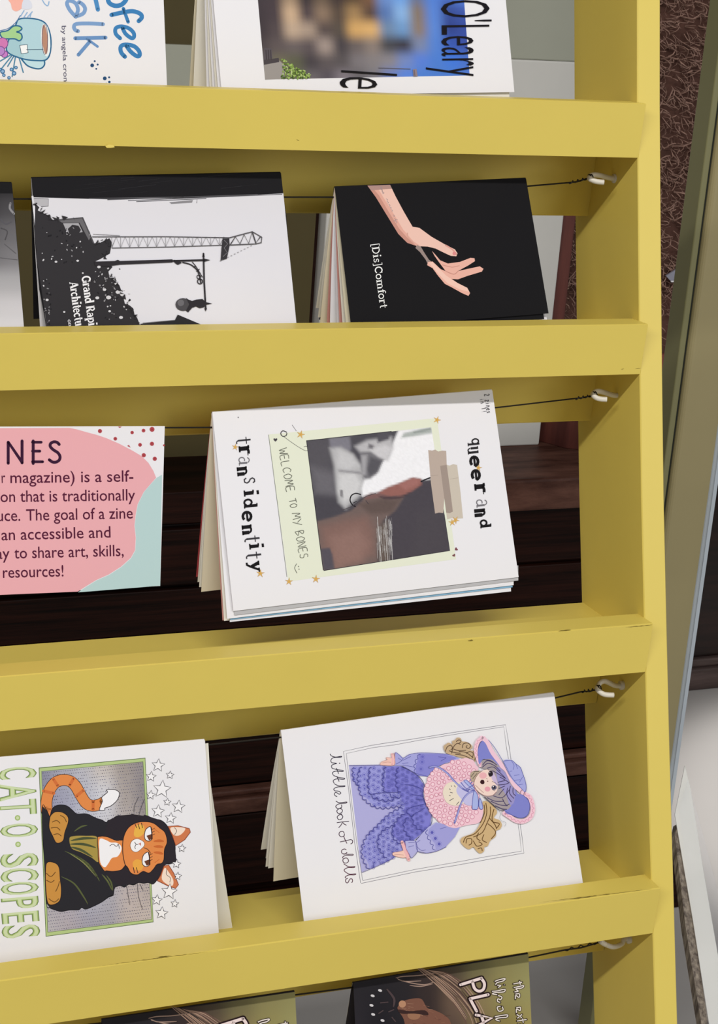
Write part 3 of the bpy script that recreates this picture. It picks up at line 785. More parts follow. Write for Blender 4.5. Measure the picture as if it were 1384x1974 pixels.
# ---- second row: crane zine
z = Zine('folded_zine', 'black and white zine with tower crane, street lamp and tree silhouettes', (60.7, 343.5), (541.6, 333), (573, 640), (91, 642), 29, 27, M['black_cover'], 'zines on the second wire', back=(38, .9),
         outline=[(60.7, 343.5), (541.6, 333), (545.6, 374), (552, 415), (561, 527), (573, 640), (91, 642), (84, 600), (75.8, 558), (68.6, 479), (64, 410), (63.5, 380)])
z.page((78, 640), 36, M['paper']); z.page((84, 641), 31, M['grey_page'])
A = z.art.crop(40, 320, 2.516)
A.grid([(52, 145), (1273, 128), (1341, 805), (128, 810)], [['dcdadf'] * 4, ['dedce2'] * 4, ['d8d6dc', 'dfdde3', 'e2e0e6', 'e0dee4'], ['d8d6da', 'e2e0e6', 'e4e2e8', 'e2e0e6']])
A.poly([(52, 59), (1262, 33), (1273, 133), (860, 155), (420, 162), (62, 152)], '1d1c1f')
rng = random.Random(4)
for i in range(26):
    x = rng.uniform(250, 1150); y = 150 - (x - 60) * .02 - rng.uniform(8, 85); L = rng.uniform(60, 190); A.stroke([(x, y), (min(x + L, 1255), y - L * .12)], rng.uniform(2, 7), rng.choice(['2b2a2d', '353437', '434246', '29282a']), smooth=False, taper=.9)
for x0, y0, x1, y1 in ((420, 164, 1150, 138), (520, 168, 1268, 137), (330, 158, 800, 150), (560, 173, 900, 158)): A.stroke([(x0, y0), (x1, y1)], 3.5, '5b5a5e', smooth=False)
A.poly([(62, 155), (135, 158), (134, 193), (100, 197), (66, 180)], 'b6b4b8'); A.stroke([(64, 158), (134, 160), (133, 195), (98, 198)], 3, '6a686c', smooth=False)
A.poly([(720, 176), (835, 165), (830, 178), (730, 184)], '8b898d'); A.stroke([(820, 162), (855, 160), (853, 180)], 3, '6a686c', smooth=False)
TR = '343235'
A.poly([(70, 185), (90, 200), (82, 215), (112, 230), (135, 240), (148, 262), (190, 258), (300, 250), (330, 320), (352, 375), (385, 372), (430, 350), (442, 372), (432, 425), (405, 440), (385, 452), (362, 462), (430, 475), (445, 490), (425, 512), (430, 540), (462, 560), (478, 578), (486, 600), (478, 620), (498, 640), (505, 668), (528, 676), (545, 690), (552, 722), (566, 740), (577, 770), (590, 800), (128, 810), (118, 720), (100, 600), (80, 470), (68, 330)], TR)
A.poly([(180, 262), (296, 252), (340, 345), (330, 360), (285, 275), (200, 275)], '6b696c'); A.stroke([(185, 262), (300, 251), (352, 372)], 7, '4f4d50', smooth=False); A.poly([(205, 278), (280, 277), (300, 320), (230, 335)], 'a8a6aa')
A.poly([(235, 330), (228, 305), (250, 285), (280, 290), (292, 310), (280, 330), (260, 350)], TR); A.poly([(190, 300), (220, 310), (260, 360), (200, 400), (150, 340)], TR)
rng = random.Random(8)
for i in range(130):
    t = rng.random(); x, y = rng.choice([(rng.uniform(355, 480), rng.uniform(480, 620)), (rng.uniform(400, 540), rng.uniform(590, 765)), (rng.uniform(100, 340), rng.uniform(300, 470)), (rng.uniform(110, 150), rng.uniform(550, 770))])
    A.disc((x, y), rng.uniform(2, 6.5), rng.choice(['cfcdd1', 'bcbabe', '6a686c', '8c8a8e', '242326', '242326']), ry=rng.uniform(1.5, 4.5), n=6, ang=rng.uniform(0, 3))
for x, y, r in ((405, 600, 9), (425, 638, 13), (470, 612, 12), (490, 625, 9), (370, 640, 10), (378, 490, 9), (460, 570, 8), (275, 460, 7), (170, 465, 7), (127, 650, 8), (485, 735, 10), (430, 705, 7), (210, 708, 6), (300, 520, 5)): A.disc((x, y), r, 'd4d2d6', ry=r * .75, n=7)
for i in range(60):
    s = rng.random(); pa = [(70, 190), (150, 258), (300, 250)] if s < .3 else ([(352, 372), (440, 360), (400, 445)] if s < .5 else [(430, 520), (500, 640), (575, 770)])
    k = rng.random() * 2; i0 = min(1, int(k)); f = k - i0; x = pa[i0][0] + (pa[i0 + 1][0] - pa[i0][0]) * f; y = pa[i0][1] + (pa[i0 + 1][1] - pa[i0][1]) * f
    A.poly([(x + rng.uniform(-16, 16), y + rng.uniform(-16, 16)) for _ in range(3)], TR)
CR = '59575b'
A.stroke([(345, 344), (700, 343), (1012, 348)], 4, CR, smooth=False); A.stroke([(440, 398), (720, 393), (985, 384)], 4, CR, smooth=False); A.stroke([(350, 331), (480, 338)], 2, CR, smooth=False)
n = 25; pts = []
for i in range(n + 1):
    x = 440 + (985 - 440) * i / n; pts.append((x, 344 if i % 2 else 397 - 11 * i / n))
A.stroke(pts, 3, CR, smooth=False)
for i in range(0, n, 2): A.stroke([(pts[i][0], 344), (pts[i][0], pts[i][1] if i % 2 == 0 else 392)], 2, '8a888c', smooth=False)
A.stroke([(1005, 350), (1122, 319), (1168, 346), (1165, 372), (1140, 378), (1010, 384)], 5, CR, smooth=False); A.stroke([(1122, 319), (1140, 377)], 5, CR, smooth=False)
A.stroke([(1015, 382), (1040, 343), (1062, 378), (1082, 333), (1104, 376), (1120, 324), (1138, 374), (1160, 345)], 5, '434145', smooth=False)
A.poly([(978, 352), (1010, 352), (1012, 385), (998, 450), (968, 460), (972, 400)], '39373b'); A.stroke([(985, 360), (1002, 378), (985, 398), (1000, 420), (980, 440)], 3, '77757a', smooth=False); A.stroke([(965, 462), (980, 452)], 3, CR)
for i in range(9): A.stroke([(1000 + 16 * i, 445 - 8 * i), (1008 + 16 * i, 441 - 8 * i)], 2.2, '8a888c', smooth=False)
LP = '322f33'
A.poly([(355, 464), (455, 461), (470, 455), (480, 461), (735, 453), (735, 468), (480, 479), (430, 486), (360, 484)], LP)
A.stroke([(730, 461), (800, 459), (885, 457)], 9, LP, smooth=False); A.poly([(740, 455), (765, 458), (780, 470), (760, 480), (745, 470)], LP); A.poly([(885, 449), (918, 456), (885, 466)], LP)
A.stroke([(885, 425), (888, 560), (896, 695)], 8, LP, smooth=False); A.poly([(879, 440), (885, 420), (891, 440)], LP)
A.stroke([(785, 468), (825, 480), (858, 512), (872, 565)], 6, LP); A.stroke([(830, 465), (850, 490), (880, 540)], 4, LP); A.ring((868, 560), 12, 5, LP); A.ring((862, 538), 9, 4, LP); A.stroke([(835, 492), (848, 484)], 4, LP); A.stroke([(850, 512), (866, 500)], 4, LP)
A.disc((786, 672), 37, '4e4c50', ry=31); A.disc((775, 664), 16, '6c6a6f', ry=16)
A.poly([(800, 640), (812, 648), (830, 655), (850, 648), (880, 645), (897, 661), (928, 667), (896, 674), (885, 686), (866, 690), (848, 681), (830, 688), (810, 710), (800, 702), (815, 672)], LP); A.poly([(889, 690), (902, 690), (895, 706)], LP)
A.poly([(578, 766), (746, 748), (760, 721), (876, 770), (900, 800), (590, 805)], '2f2d30'); A.stroke([(590, 762), (744, 748)], 3, '77757a', smooth=False)
serif_text(A, 'Grand Rapi', (294, 536), (328, 778), 29, 'f2f0f3', 1.4); serif_text(A, 'Architectu', (235, 566), (264, 778), 29, 'f2f0f3', 1.4); serif_text(A, 'on', (226, 746), (232, 780), 12, 'd8d6da', 1.2)
A.build('cover_print', z.root)

# ---- second row, cut by the left edge
z = Zine('folded_zine', 'grey toned zine with black top band at the left edge, beside the crane zine', (-330, 346), (23, 353), (47, 642), (-306, 640), 29, 27, M['black_cover'], 'zines on the second wire', back=(38, .9), outline=[(-330, 346), (23, 353), (25, 374), (28, 405), (38, 530), (47, 642), (-306, 640)])
A = z.art.crop(0, 0, 1)
A.grid([(-330, 346), (23, 353), (47, 642), (-306, 640)], [['1c1b1d'] * 6, ['38363a', '302e31', '343235', '3b393c', '353336', '4a484b'], ['6a686b', '5a585b', '4e4c4f', '5a585b', '555356', '69676a'], ['8a888b', '7a787b', '6d6b6e', '77757a', '6b696c', '7c7a7d'], ['b4b2b5', 'a8a6a9', 'a09ea1', '9c9a9d', 'a8a6a9', 'aaa8ab'], ['c9c7ca', 'c9c7ca', 'c4c2c5', 'c6c4c7', 'c8c6c9', 'ccc9cd'], ['d9d7da', 'dad8db', 'dcdadd', 'dad8db', 'dcdadd', 'deDCdf']])
A.poly([(-330, 346), (23, 353), (24.5, 373), (-328, 371)], '1a191b')
for q, w, c in (([(0, 497), (16, 499), (34, 501)], 1.6, '5d5b5e'), ([(8, 470), (20, 480), (31, 489)], 2, '5d5b5e'), ([(2, 440), (14, 446), (10, 462)], 2.5, '4e4c4f'), ([(0, 420), (10, 432), (22, 428)], 3, '57555a'), ([(20, 392), (19, 402), (27, 412)], 4, '8c8a8d')): A.stroke(q, w, c)
A.build('cover_print', z.root)

# ---- second row: black zine with the arm
z = Zine('folded_zine', 'black zine with reaching arm and white title hanging right of the crane zine', (645.4, 361), (1014, 344), (1057.5, 604), (677.5, 634), 30, 18, M['black_cover'], 'zines on the second wire', back=(66, .9), back_mat=M['page'])
for x, y, d, c in ((609, 594, 62, 'page'), (613, 612, 57, 'page'), (617, 622, 52, 'cream_page'), (630, 628, 47, 'pink_page'), (636, 630, 42, 'paper'), (650, 632, 36, 'paper'), (655, 633, 31, 'pink_page'), (661, 633, 27, 'page'), (668, 634, 22, 'cream_page')): z.page((x, y), d, M[c], inset=0.002, shrink=0.012)
z.under([(690, 560), (1040, 560), (1049, 615), (700, 640)], 1.6, M['black_cover']); z.under([(700, 560), (1044, 560), (1055.5, 622), (710, 642)], 4.5, M['paper'])
A = z.art.crop(590, 320, 2.563)
SK, SK2, SK3 = 'e9bfb0', 'dfa898', 'c68f80'
A.poly([(303, 97), (415, 93), (442, 150), (485, 230), (526, 300), (560, 306), (620, 350), (690, 390), (735, 412), (748, 432), (742, 446), (715, 444), (680, 428), (640, 408), (600, 398), (548, 396), (500, 380), (455, 335), (400, 245), (345, 155)], SK)
A.poly([(303, 97), (330, 96), (372, 160), (425, 245), (470, 320), (520, 375), (548, 396), (500, 380), (455, 335), (400, 245), (345, 155)], SK3)
A.poly([(318, 97), (345, 96), (385, 160), (435, 240), (480, 315), (530, 372), (560, 392), (545, 392), (505, 360), (460, 310), (410, 230), (360, 145)], SK2)
A.poly([(305, 97), (415, 93), (424, 112), (320, 121)], 'ad8a82')
A.poly([(548, 390), (566, 398), (585, 430), (606, 462), (625, 478), (604, 490), (590, 462), (562, 425), (540, 405)], '97857f')
A.poly([(622, 420), (640, 440), (662, 466), (700, 482), (760, 474), (812, 454), (832, 456), (834, 470), (800, 492), (748, 520), (800, 508), (858, 496), (876, 508), (868, 522), (800, 542), (750, 560), (718, 558), (748, 578), (796, 602), (810, 628), (802, 642), (770, 628), (720, 600), (685, 582), (650, 540), (625, 505), (598, 490), (602, 474), (625, 472), (665, 510), (690, 520), (660, 480), (635, 445)], 'e6b0a0')
A.poly([(605, 478), (625, 474), (690, 540), (720, 560), (748, 578), (796, 602), (806, 622), (760, 610), (700, 580), (655, 535)], 'eec4b4'); A.stroke([(690, 520), (730, 535), (752, 518)], 4, 'c48c7e'); A.stroke([(672, 488), (720, 500), (758, 492)], 3, 'c48c7e'); A.stroke([(690, 392), (722, 412), (742, 436)], 7, 'd99c90'); A.disc((732, 432), 9, 'd98a8a', n=8)
A.stroke([(500, 330), (505, 355), (535, 385)], 5, 'd3a091')
for i, (x, y) in enumerate(((368, 105), (374, 118), (382, 130), (400, 165), (404, 178), (412, 192), (418, 205), (424, 218), (434, 244), (440, 262), (446, 276))): A.stroke([(x - 5, y - 3), (x + 3, y + 2), (x - 1, y + 7)], 2.2, '9c8c90')
A.stroke([(372, 102), (380, 138)], 2, '9c8c90'); A.stroke([(432, 272), (452, 264)], 2.2, '9c8c90')
serif_text(A, '[Dis]Comfort', (322, 384), (366, 704), 26, 'f1f1ef', 0.95)
A.build('cover_print', z.root)

# ---- third row: the sign
z = Zine('sign_card', 'pink and teal sign card explaining zines, hanging at the left edge', (-150, 823), (317.6, 821.4), (308.8, 1129.5), (-158, 1155), 26, 33, M['paper'], None, cat='sign', fold=False, thick=1.2)
A = z.art.crop(0, 810, 4.194)
PK, TL_ = 'e8abb0', 'b7d1d0'
A.poly([(630, 1392), (700, 1345), (780, 1296), (880, 1252), (980, 1188), (1060, 1116), (1095, 1052), (1100, 950), (1090, 850), (1100, 760), (1115, 680), (1165, 580), (1225, 510), (1265, 467), (1310, 440), (1295, 1338)], TL_)
A.poly([(-620, 66), (560, 62), (620, 74), (700, 97), (780, 118), (860, 145), (960, 188), (1060, 240), (1145, 290), (1200, 345), (1240, 410), (1262, 465), (1222, 510), (1162, 580), (1112, 680), (1097, 760), (1087, 850), (1097, 950), (1092, 1050), (1058, 1112), (978, 1184), (878, 1248), (778, 1292), (698, 1341), (628, 1386), (-660, 1440)], PK)
for x, y, r in ((808, 88, 17), (932, 150, 15), (1068, 100, 14), (1160, 84, 15), (1229, 74, 20), (1132, 199, 15), (1228, 191, 17), (1162, 283, 17), (1251, 312, 17)): A.disc((x, y), r, 'b04a50'); A.disc((x, y), r * .35, '96383f')
A.poly([(1028, 208), (1042, 200), (1056, 222)], 'b04a50'); A.poly([(952, 52), (985, 52), (968, 62)], 'b04a50'); A.disc((1325, 203), 8, 'b04a50')
D = '3a1c36'
A.stroke([(66, 348), (66, 178)], 24, D, smooth=False); A.stroke([(178, 345), (178, 168)], 24, D, smooth=False); A.poly([(54, 176), (76, 172), (190, 336), (188, 350), (170, 350)], D)
A.stroke([(268, 168), (268, 350)], 24, D, smooth=False)
for y, x1 in ((178, 333), (250, 322), (336, 345)): A.stroke([(262, y), (x1, y)], 22, D, smooth=False)
A.stroke([(478, 196), (462, 180), (435, 175), (408, 190), (408, 216), (435, 242), (466, 262), (484, 290), (480, 320), (455, 338), (425, 338), (398, 320)], 24, D)
T = '561f38'
A.text('r', (14, 508), (44, 507), 96, T); A.text('magazine) is a self-', (84, 508), (1078, 496), 96, T, offset=0.004)
A.text('on that is traditionally', (4, 662), (1092, 648), 96, T, offset=0.004); A.text('uce.', (-22, 816), (164, 813), 96, T, offset=0.004); A.text('The goal of a zine', (212, 812), (1074, 794), 96, T, offset=0.004)
A.text('an accessible and', (12, 971), (894, 948), 96, T, offset=0.004); A.text('ay', (-30, 1122), (78, 1119), 96, T, offset=0.004); A.text('to share art, skills,', (116, 1118), (1000, 1097), 96, T, offset=0.004); A.text('resources!', (24, 1275), (514, 1262), 96, T, offset=0.004)
A.build('sign_print', z.root)

# ---- third row: white zine with taped photo
z = Zine('folded_zine', 'white zine with taped photo on a pale green note and stamped black lettering', (409.3, 796), (949, 752.4), (999.7, 1112.5), (449.8, 1178), 30, 25, M['paper'], None, back=(52, .8))
z.page((378, 1112), 62, M['red_page']); z.page((381, 1122), 58, M['page']); z.page((384, 1132), 55, M['page']); z.page((388, 1141), 52, M['cream_page'])
z.page((429, 1196), 30, M['pink_page']); z.page((432, 1197), 28.5, M['page']); z.page((438, 1193), 26.5, M['paper'])
z.under([(450, 1150), (999, 1090), (999, 1119), (452, 1186)], 0.9, M['grey_page']); z.under([(446, 1150), (990, 1090), (990, 1128), (446, 1192)], 1.8, M['paper']); z.under([(444, 1150), (987, 1090), (988, 1132), (444, 1195)], 2.8, M['blue_page']); z.under([(443, 1150), (984, 1090), (985, 1140), (443, 1199)], 3.6, M['paper'])
A = z.art.crop(0, 0, 1)
A.poly([(517.6, 837.6), (842.4, 806), (879, 1078), (555.7, 1121)], 'e3e6d2')
A.stroke([(517.6, 838), (553, 1112)], 1.2, '8a8d84', smooth=False)
A.crop(580, 800, 2.977)
A.picture([(32, 147), (748, 70), (855, 778), (130, 893)], 84, 80, '4d4a51', [
 ([(20, 130), (200, 130), (180, 300), (100, 400), (20, 400)], '57545a', 40), ([(60, 300), (200, 330), (210, 470), (80, 450)], '6b686e', 40), ([(60, 470), (230, 480), (260, 560), (90, 630)], '4b484f', 30),
 ([(160, 130), (290, 120), (300, 190), (270, 215), (170, 190)], '7e7c86', 12), ([(280, 120), (560, 90), (540, 150), (440, 190), (330, 250), (290, 200)], '4f4d54', 14),
 ([(165, 190), (230, 185), (300, 225), (345, 290), (362, 370), (365, 430), (330, 475), (255, 540), (215, 500), (200, 400), (190, 290)], 'b4b3b5', 16), ([(210, 200), (290, 230), (330, 290), (260, 320), (210, 300)], 'c6c5c7', 24), ([(220, 340), (310, 330), (345, 390), (330, 450), (250, 500), (215, 440)], 'cfcecf', 22),
 ([(215, 315), (340, 325), (350, 340), (220, 325)], '8e8c90', 8), ([(225, 430), (240, 430), (240, 470), (228, 470)], '68656a', 6),
 ([(365, 360), (430, 340), (465, 270), (505, 235), (520, 180), (560, 85), (770, 60), (780, 370), (700, 372), (640, 362), (560, 395), (440, 445), (350, 470), (350, 420)], 'f0eff2', 9),
 ([(310, 180), (380, 145), (520, 125), (530, 190), (500, 260), (450, 250), (400, 215), (340, 215)], 'b9b7ba', 16), ([(400, 200), (480, 170), (520, 190), (495, 255), (440, 240)], 'cccacd', 16), ([(390, 165), (420, 175), (410, 195), (385, 190)], '6d6a6f', 9), ([(440, 100), (510, 95), (505, 140), (440, 160)], '55535a', 9),
 ([(345, 220), (400, 215), (470, 260), (445, 325), (400, 365), (365, 370), (350, 300)], '747277', 12), ([(400, 240), (465, 265), (440, 325), (395, 355), (380, 310)], '58565c', 12), ([(345, 230), (380, 230), (372, 340), (352, 350)], 'a3a1a5', 12),
 ([(590, 104), (750, 66), (756, 104), (640, 124), (575, 132)], 'aeb4b1', 8), ([(640, 95), (745, 75), (748, 85), (650, 105)], '8f9693', 5),
 ([(85, 612), (190, 585), (290, 548), (345, 500), (370, 470), (440, 455), (560, 475), (600, 455), (560, 545), (480, 600), (440, 660), (450, 850), (120, 900)], '72615d', 8),
 ([(110, 640), (260, 600), (380, 580), (420, 660), (420, 800), (200, 870), (130, 760)], '82655e', 40), ([(170, 700), (330, 650), (390, 740), (350, 840), (200, 880)], '8f7068', 44), ([(330, 510), (470, 480), (570, 490), (520, 560), (400, 570)], '62534f', 20),
 ([(540, 550), (600, 460), (690, 400), (750, 365), (870, 790), (440, 860), (440, 720), (470, 610)], '4b464d', 10), ([(440, 640), (500, 600), (510, 840), (445, 850)], '655953', 18), ([(660, 560), (800, 540), (850, 770), (640, 800)], '4d484e', 40),
 ([(436, 448), (500, 412), (560, 392), (640, 358), (688, 364), (694, 398), (640, 436), (580, 465), (500, 466)], '94635c', 7), ([(560, 400), (640, 364), (682, 372), (670, 402), (600, 430)], 'a06d67', 12), ([(360, 470), (400, 448), (440, 448), (500, 468), (430, 476), (370, 486)], '7d5d5b', 7), ([(440, 466), (560, 470), (640, 440), (570, 482), (480, 484)], '4f4044', 6),
 ([(112, 770), (165, 762), (180, 800), (192, 885), (130, 893)], '56515a', 5)], grain=0.035)
A.stroke([(30, 148), (520, 94)], 4, '3a373c', smooth=False); A.stroke([(32, 147), (128, 890)], 4, '3a373c', smooth=False); A.stroke([(130, 893), (855, 778), (822, 570)], 4, '37343a', smooth=False)
A.stroke([(342, 456), (315, 450), (290, 462), (282, 490), (295, 515), (312, 525)], 7, '252327'); A.stroke([(300, 505), (320, 495)], 4, '252327'); A.stroke([(372, 490), (388, 512)], 4, '4a4246'); A.stroke([(240, 545), (300, 520), (370, 470), (430, 450)], 3.5, '4a4246'); A.stroke([(690, 382), (720, 368), (748, 358)], 8, '2b292d')
A.crop(690, 740, 4.2); rng = random.Random(2)
for i in range(70):
    x = rng.choice([rng.uniform(150, 190), rng.uniform(195, 240), rng.uniform(245, 272)]); y0 = rng.uniform(1050, 1340); L = rng.uniform(40, 130); A.stroke([(x, y0), (x + L * .06 + rng.uniform(-3, 3), y0 + L)], rng.uniform(1.5, 5), 'e9e7e6', smooth=False, taper=.7)
for x, y0, y1 in ((158, 1075, 1440), (176, 1230, 1440), (222, 1090, 1430), (262, 1110, 1430)): A.stroke([(x, y0), (x + (y1 - y0) * .06, y1)], 4, 'e9e7e6', smooth=False, taper=.4)
A.poly([(568, 535), (600, 540), (625, 532), (650, 548), (680, 540), (714, 542), (718, 655), (690, 1046), (655, 1042), (624, 1050), (590, 800)], 'baa99d')
A.poly([(665, 664), (720, 655), (740, 662), (770, 650), (802, 656), (830, 880), (850, 1088), (800, 1092), (760, 1086), (722, 1098), (690, 860)], 'cabfb0'); A.poly([(665, 664), (718, 655), (745, 850), (768, 1034), (740, 1048), (714, 1042), (690, 860)], 'a19187'); A.stroke([(745, 772), (812, 760)], 2.5, 'a89a8e', smooth=False); A.stroke([(585, 745), (650, 738)], 2.5, 'a39388', smooth=False)
GD = 'd3a455'
def star_sticker(x, y, r, rot=-90):
    A.star((x, y), r, 'b98a3e', inner=.34, rot=rot); A.star((x, y), r * .82, 'e2bc74', inner=.32, rot=rot); A.star((x, y), r * .45, GD, inner=.4, rot=rot)
for x, y, rr, ro in ((640, 292, 34, -70), (975, 680, 32, -80), (790, 1102, 34, -60), (762, 1122, 32, -95)): star_sticker(x, y, rr, ro)
A.crop(370, 740, 4.2)
for x, y, rr, ro in ((350, 512, 30, -80), (880, 410, 36, -75), (553, 1535, 36, -85), (785, 1600, 34, -85), (1003, 1580, 36, -85)): star_sticker(x, y, rr, ro)
def heart(x, y, r, col, a=0.0):
    pts = []
    for i in range(20):
        t = 2 * math.pi * i / 20; hx = .8 * math.sin(t) ** 3; hy = -(.65 * math.cos(t) - .25 * math.cos(2 * t) - .1 * math.cos(3 * t)); pts.append((x + r * (hx * math.cos(a) - hy * math.sin(a)), y + r * (hx * math.sin(a) + hy * math.cos(a))))
    A.poly(pts, col)
heart(675, 452, 20, '4f4a50'); A.crop(690, 740, 4.2); heart(795, 1338, 17, '7a4a50', .9); heart(776, 1388, 16, '7a4a50', -.6)
A.crop(370, 740, 4.2)
A.stroke([(768, 392), (735, 380), (718, 402), (735, 425), (762, 418), (768, 398)], 7, '4b494c'); A.stroke([(740, 425), (830, 490), (915, 540), (940, 530), (925, 505), (905, 510)], 3, '6b696c'); A.stroke([(810, 332), (845, 382)], 3, '7b797c'); A.disc((374, 271), 5, '77757a')
BK = '1b191b'
def slab(ch, x, y, xh, adv, col=BK, bold=1.15, tilt=0.1):
    """stamped letter: x = its baseline, y = its start, reading downwards"""
    st, w = SERIF[ch]; k = adv / w
    A.glyph([(p, ww * bold) for p, ww in st], (x, y), (k * tilt, k), (xh, -xh * tilt), col)
A.crop(370, 740, 4.2)
for ch, x, y, xh, adv, bold, c in (('t', 352, 432, 88, 62, .75, '3c3a3e'), ('r', 378, 500, 80, 84, 1.5, BK), ('a', 372, 590, 92, 76, .7, '77757a'), ('n', 362, 672, 78, 80, 1.5, BK), ('s', 414, 756, 96, 60, .8, '3c3a3e'), ('i', 418, 858, 78, 60, 1.35, BK), ('d', 415, 930, 72, 84, 1.2, BK), ('e', 402, 1030, 76, 92, 1.5, BK), ('n', 402, 1142, 76, 86, 1.5, BK), ('t', 420, 1232, 92, 56, .8, '3c3a3e'), ('i', 462, 1290, 76, 56, 1.3, BK), ('t', 432, 1362, 92, 62, .8, '3c3a3e'), ('y', 470, 1436, 70, 92, 1.5, BK)): slab(ch, x, y, xh, adv, c, bold)
A.crop(690, 740, 4.2)
for ch, x, y, xh, adv, bold, c in (('q', 915, 440, 62, 64, 1.05, '2b292c'), ('u', 884, 510, 86, 64, 1.0, '2b292c'), ('e', 902, 582, 68, 98, 1.6, BK), ('e', 914, 692, 68, 98, 1.6, BK), ('r', 942, 806, 78, 92, 1.6, BK), ('a', 952, 934, 90, 74, .7, '77757a'), ('n', 940, 1014, 84, 68, 1.6, BK), ('d', 985, 1098, 58, 76, 1.3, BK)): slab(ch, x, y, xh, adv, c, bold)
HAND = {'W': [[(0, 1), (.25, 0), (.5, .7), (.75, 0), (1, 1)]], 'E': [[(.8, 1), (.1, .95), (.1, .02), (.85, 0)], [(.1, .5), (.7, .5)]], 'L': [[(.1, 1), (.1, .02), (.8, 0)]], 'C': [[(.85, .85), (.5, 1), (.1, .55), (.3, .05), (.85, .15)]], 'O': [[(.5, 1), (.1, .6), (.3, .02), (.8, .2), (.85, .75), (.5, 1)]],
        'M': [[(0, 0), (.2, 1), (.5, .3), (.8, 1), (1, 0)]], 'T': [[(0, .95), (1, 1)], [(.5, 1), (.5, 0)]], 'Y': [[(0, 1), (.5, .5)], [(1, 1), (.35, -.1)]], 'B': [[(.1, 0), (.1, 1), (.7, .85), (.15, .5), (.85, .3), (.1, 0)]], 'N': [[(.1, 0), (.1, 1), (.8, 0), (.85, 1)]], 'S': [[(.8, .9), (.3, .95), (.2, .6), (.75, .4), (.6, .02), (.05, .1)]],
        '2': [[(.1, .8), (.5, 1), (.75, .7), (.1, .05), (.9, .05)]], 'z': [[(.1, .6), (.8, .6), (.1, 0), (.8, 0)]], 'i': [[(.4, .6), (.4, 0)], [(.4, .85), (.42, .9)]], 'n': [[(.1, 0), (.15, .6), (.5, .6), (.75, 0)]], 'e': [[(.1, .3), (.7, .35), (.5, .62), (.1, .3), (.4, 0), (.8, .1)]], 's': [[(.7, .55), (.2, .5), (.65, .15), (.1, .05)]], '1': [[(.3, .8), (.5, 1), (.5, 0)]], '!': [[(.5, 1), (.5, .3)], [(.5, .05), (.5, 0)]]}
def handwrite(s, p0, p1, h, w, col, gap=.25):
    d = math.hypot(p1[0] - p0[0], p1[1] - p0[1]); ux, uy = (p1[0] - p0[0]) / d, (p1[1] - p0[1]) / d; k = d / (len(s) * (1 + gap))
    for i, c in enumerate(s):
        if c == ' ': continue
        for pl in HAND[c]:
            A.stroke([(p0[0] + ux * k * ((1 + gap) * i + x) + uy * h * y, p0[1] + uy * k * ((1 + gap) * i + x) - ux * h * y) for x, y in pl], w, col)
A.crop(370, 740, 4.2)
handwrite('WELCOME', (702, 528), (768, 885), 66, 4.4, '5f6058', .08); handwrite('TO', (782, 935), (798, 1012), 58, 4.4, '5f6058', .08); handwrite('MY', (808, 1050), (826, 1155), 66, 4.4, '5f6058', .08); handwrite('BONES', (832, 1195), (878, 1425), 68, 4.4, '5f6058', .08)
A.stroke([(848, 1455), (830, 1490), (850, 1532)], 4, '5f6058'); A.disc((862, 1478), 4, '5f6058'); A.disc((866, 1500), 4, '5f6058')
A.crop(690, 740, 4.2)
handwrite('2 zines', (1022, 84), (1044, 245), 40, 4.5, '48464c'); handwrite('in 1!', (985, 122), (1006, 240), 36, 4, '5a585e')
A.build('cover_print', z.root)

# ---- fourth row: cat zine
z = Zine('folded_zine', 'white zine with orange cat portrait in green frame and tall green outlined title', (-82, 1469), (395, 1427), (422, 1800), (-54, 1872), 26, 28, M['paper'], None, back=(62, .9))
z.under([(-60, 1500), (401.5, 1432.5), (421.5, 1796), (-40, 1870)], 1.6, M['page']); z.page((405, 1800), 50, M['page'], inset=.9)
A = z.art.crop(0, 1420, 4.486); OX = 200 * 4.486
g2 = lambda pts: [(x + OX, y) for x, y in pts]
A.poly([(335, 268)] + g2([(360, 183), (430, 1605)]) + [(395, 1730)], '5f6f49'); A.poly([(341, 274)] + g2([(356, 189), (425, 1600)]) + [(400, 1724)], 'b5c98a')
IN = [(361, 302)] + g2([(337, 219), (412, 1578)]) + [(415, 1690)]
A.poly([(358, 299)] + g2([(341, 215), (416, 1582)]) + [(411, 1694)], '5f6f49')
A.grid([IN[0], IN[1], IN[2], IN[3]], ['8b8b9e a6a6b4 b9b8c0 c8bfb9 a39a96 958e90'.split(), '8f8fa6 a0a0b4 b4b6c4 cfcfd6 aaa19d 8f888a'.split(), 'a9a8b8 b3b2c0 c2c3cf c9c8ce b5acaa 9b9290'.split(), 'a9a8b8 b3b2c0 c2c3cf c9c8ce b5acaa a89f9c'.split(), 'aca7ae b0aab6 b0b0c0 adaab4 bcb0ae b4a8a4'.split(), 'b9b4ba b0a8b0 a3a0ae a6a3ae c0b4b0 c4b8b2'.split()])
rng = random.Random(6)
for i in range(44):
    for j in range(52):
        u = (i + .5 + .5 * (j % 2)) / 44.5; v = (j + .5) / 52
        a = [IN[0][k] * (1 - u) + IN[1][k] * u for k in (0, 1)]; b_ = [IN[3][k] * (1 - u) + IN[2][k] * u for k in (0, 1)]
        x, y = a[0] * (1 - v) + b_[0] * v, a[1] * (1 - v) + b_[1] * v
        if 330 < y < 1500 and 380 < x < 1250 and rng.random() < .25: continue
        A.last = '76748a'; A.disc((x, y), rng.uniform(4, 7.5), '76748a', ry=4, n=5, ang=.4)
OL, OR, OR2, WH = '2a2226', 'e08a4c', 'c96a36', 'f2f0f2'
tail = [(405, 650), (402, 560), (425, 470), (475, 400), (540, 375), (605, 385), (655, 430), (700, 510), (745, 575), (800, 598), (865, 585), (905, 562)]
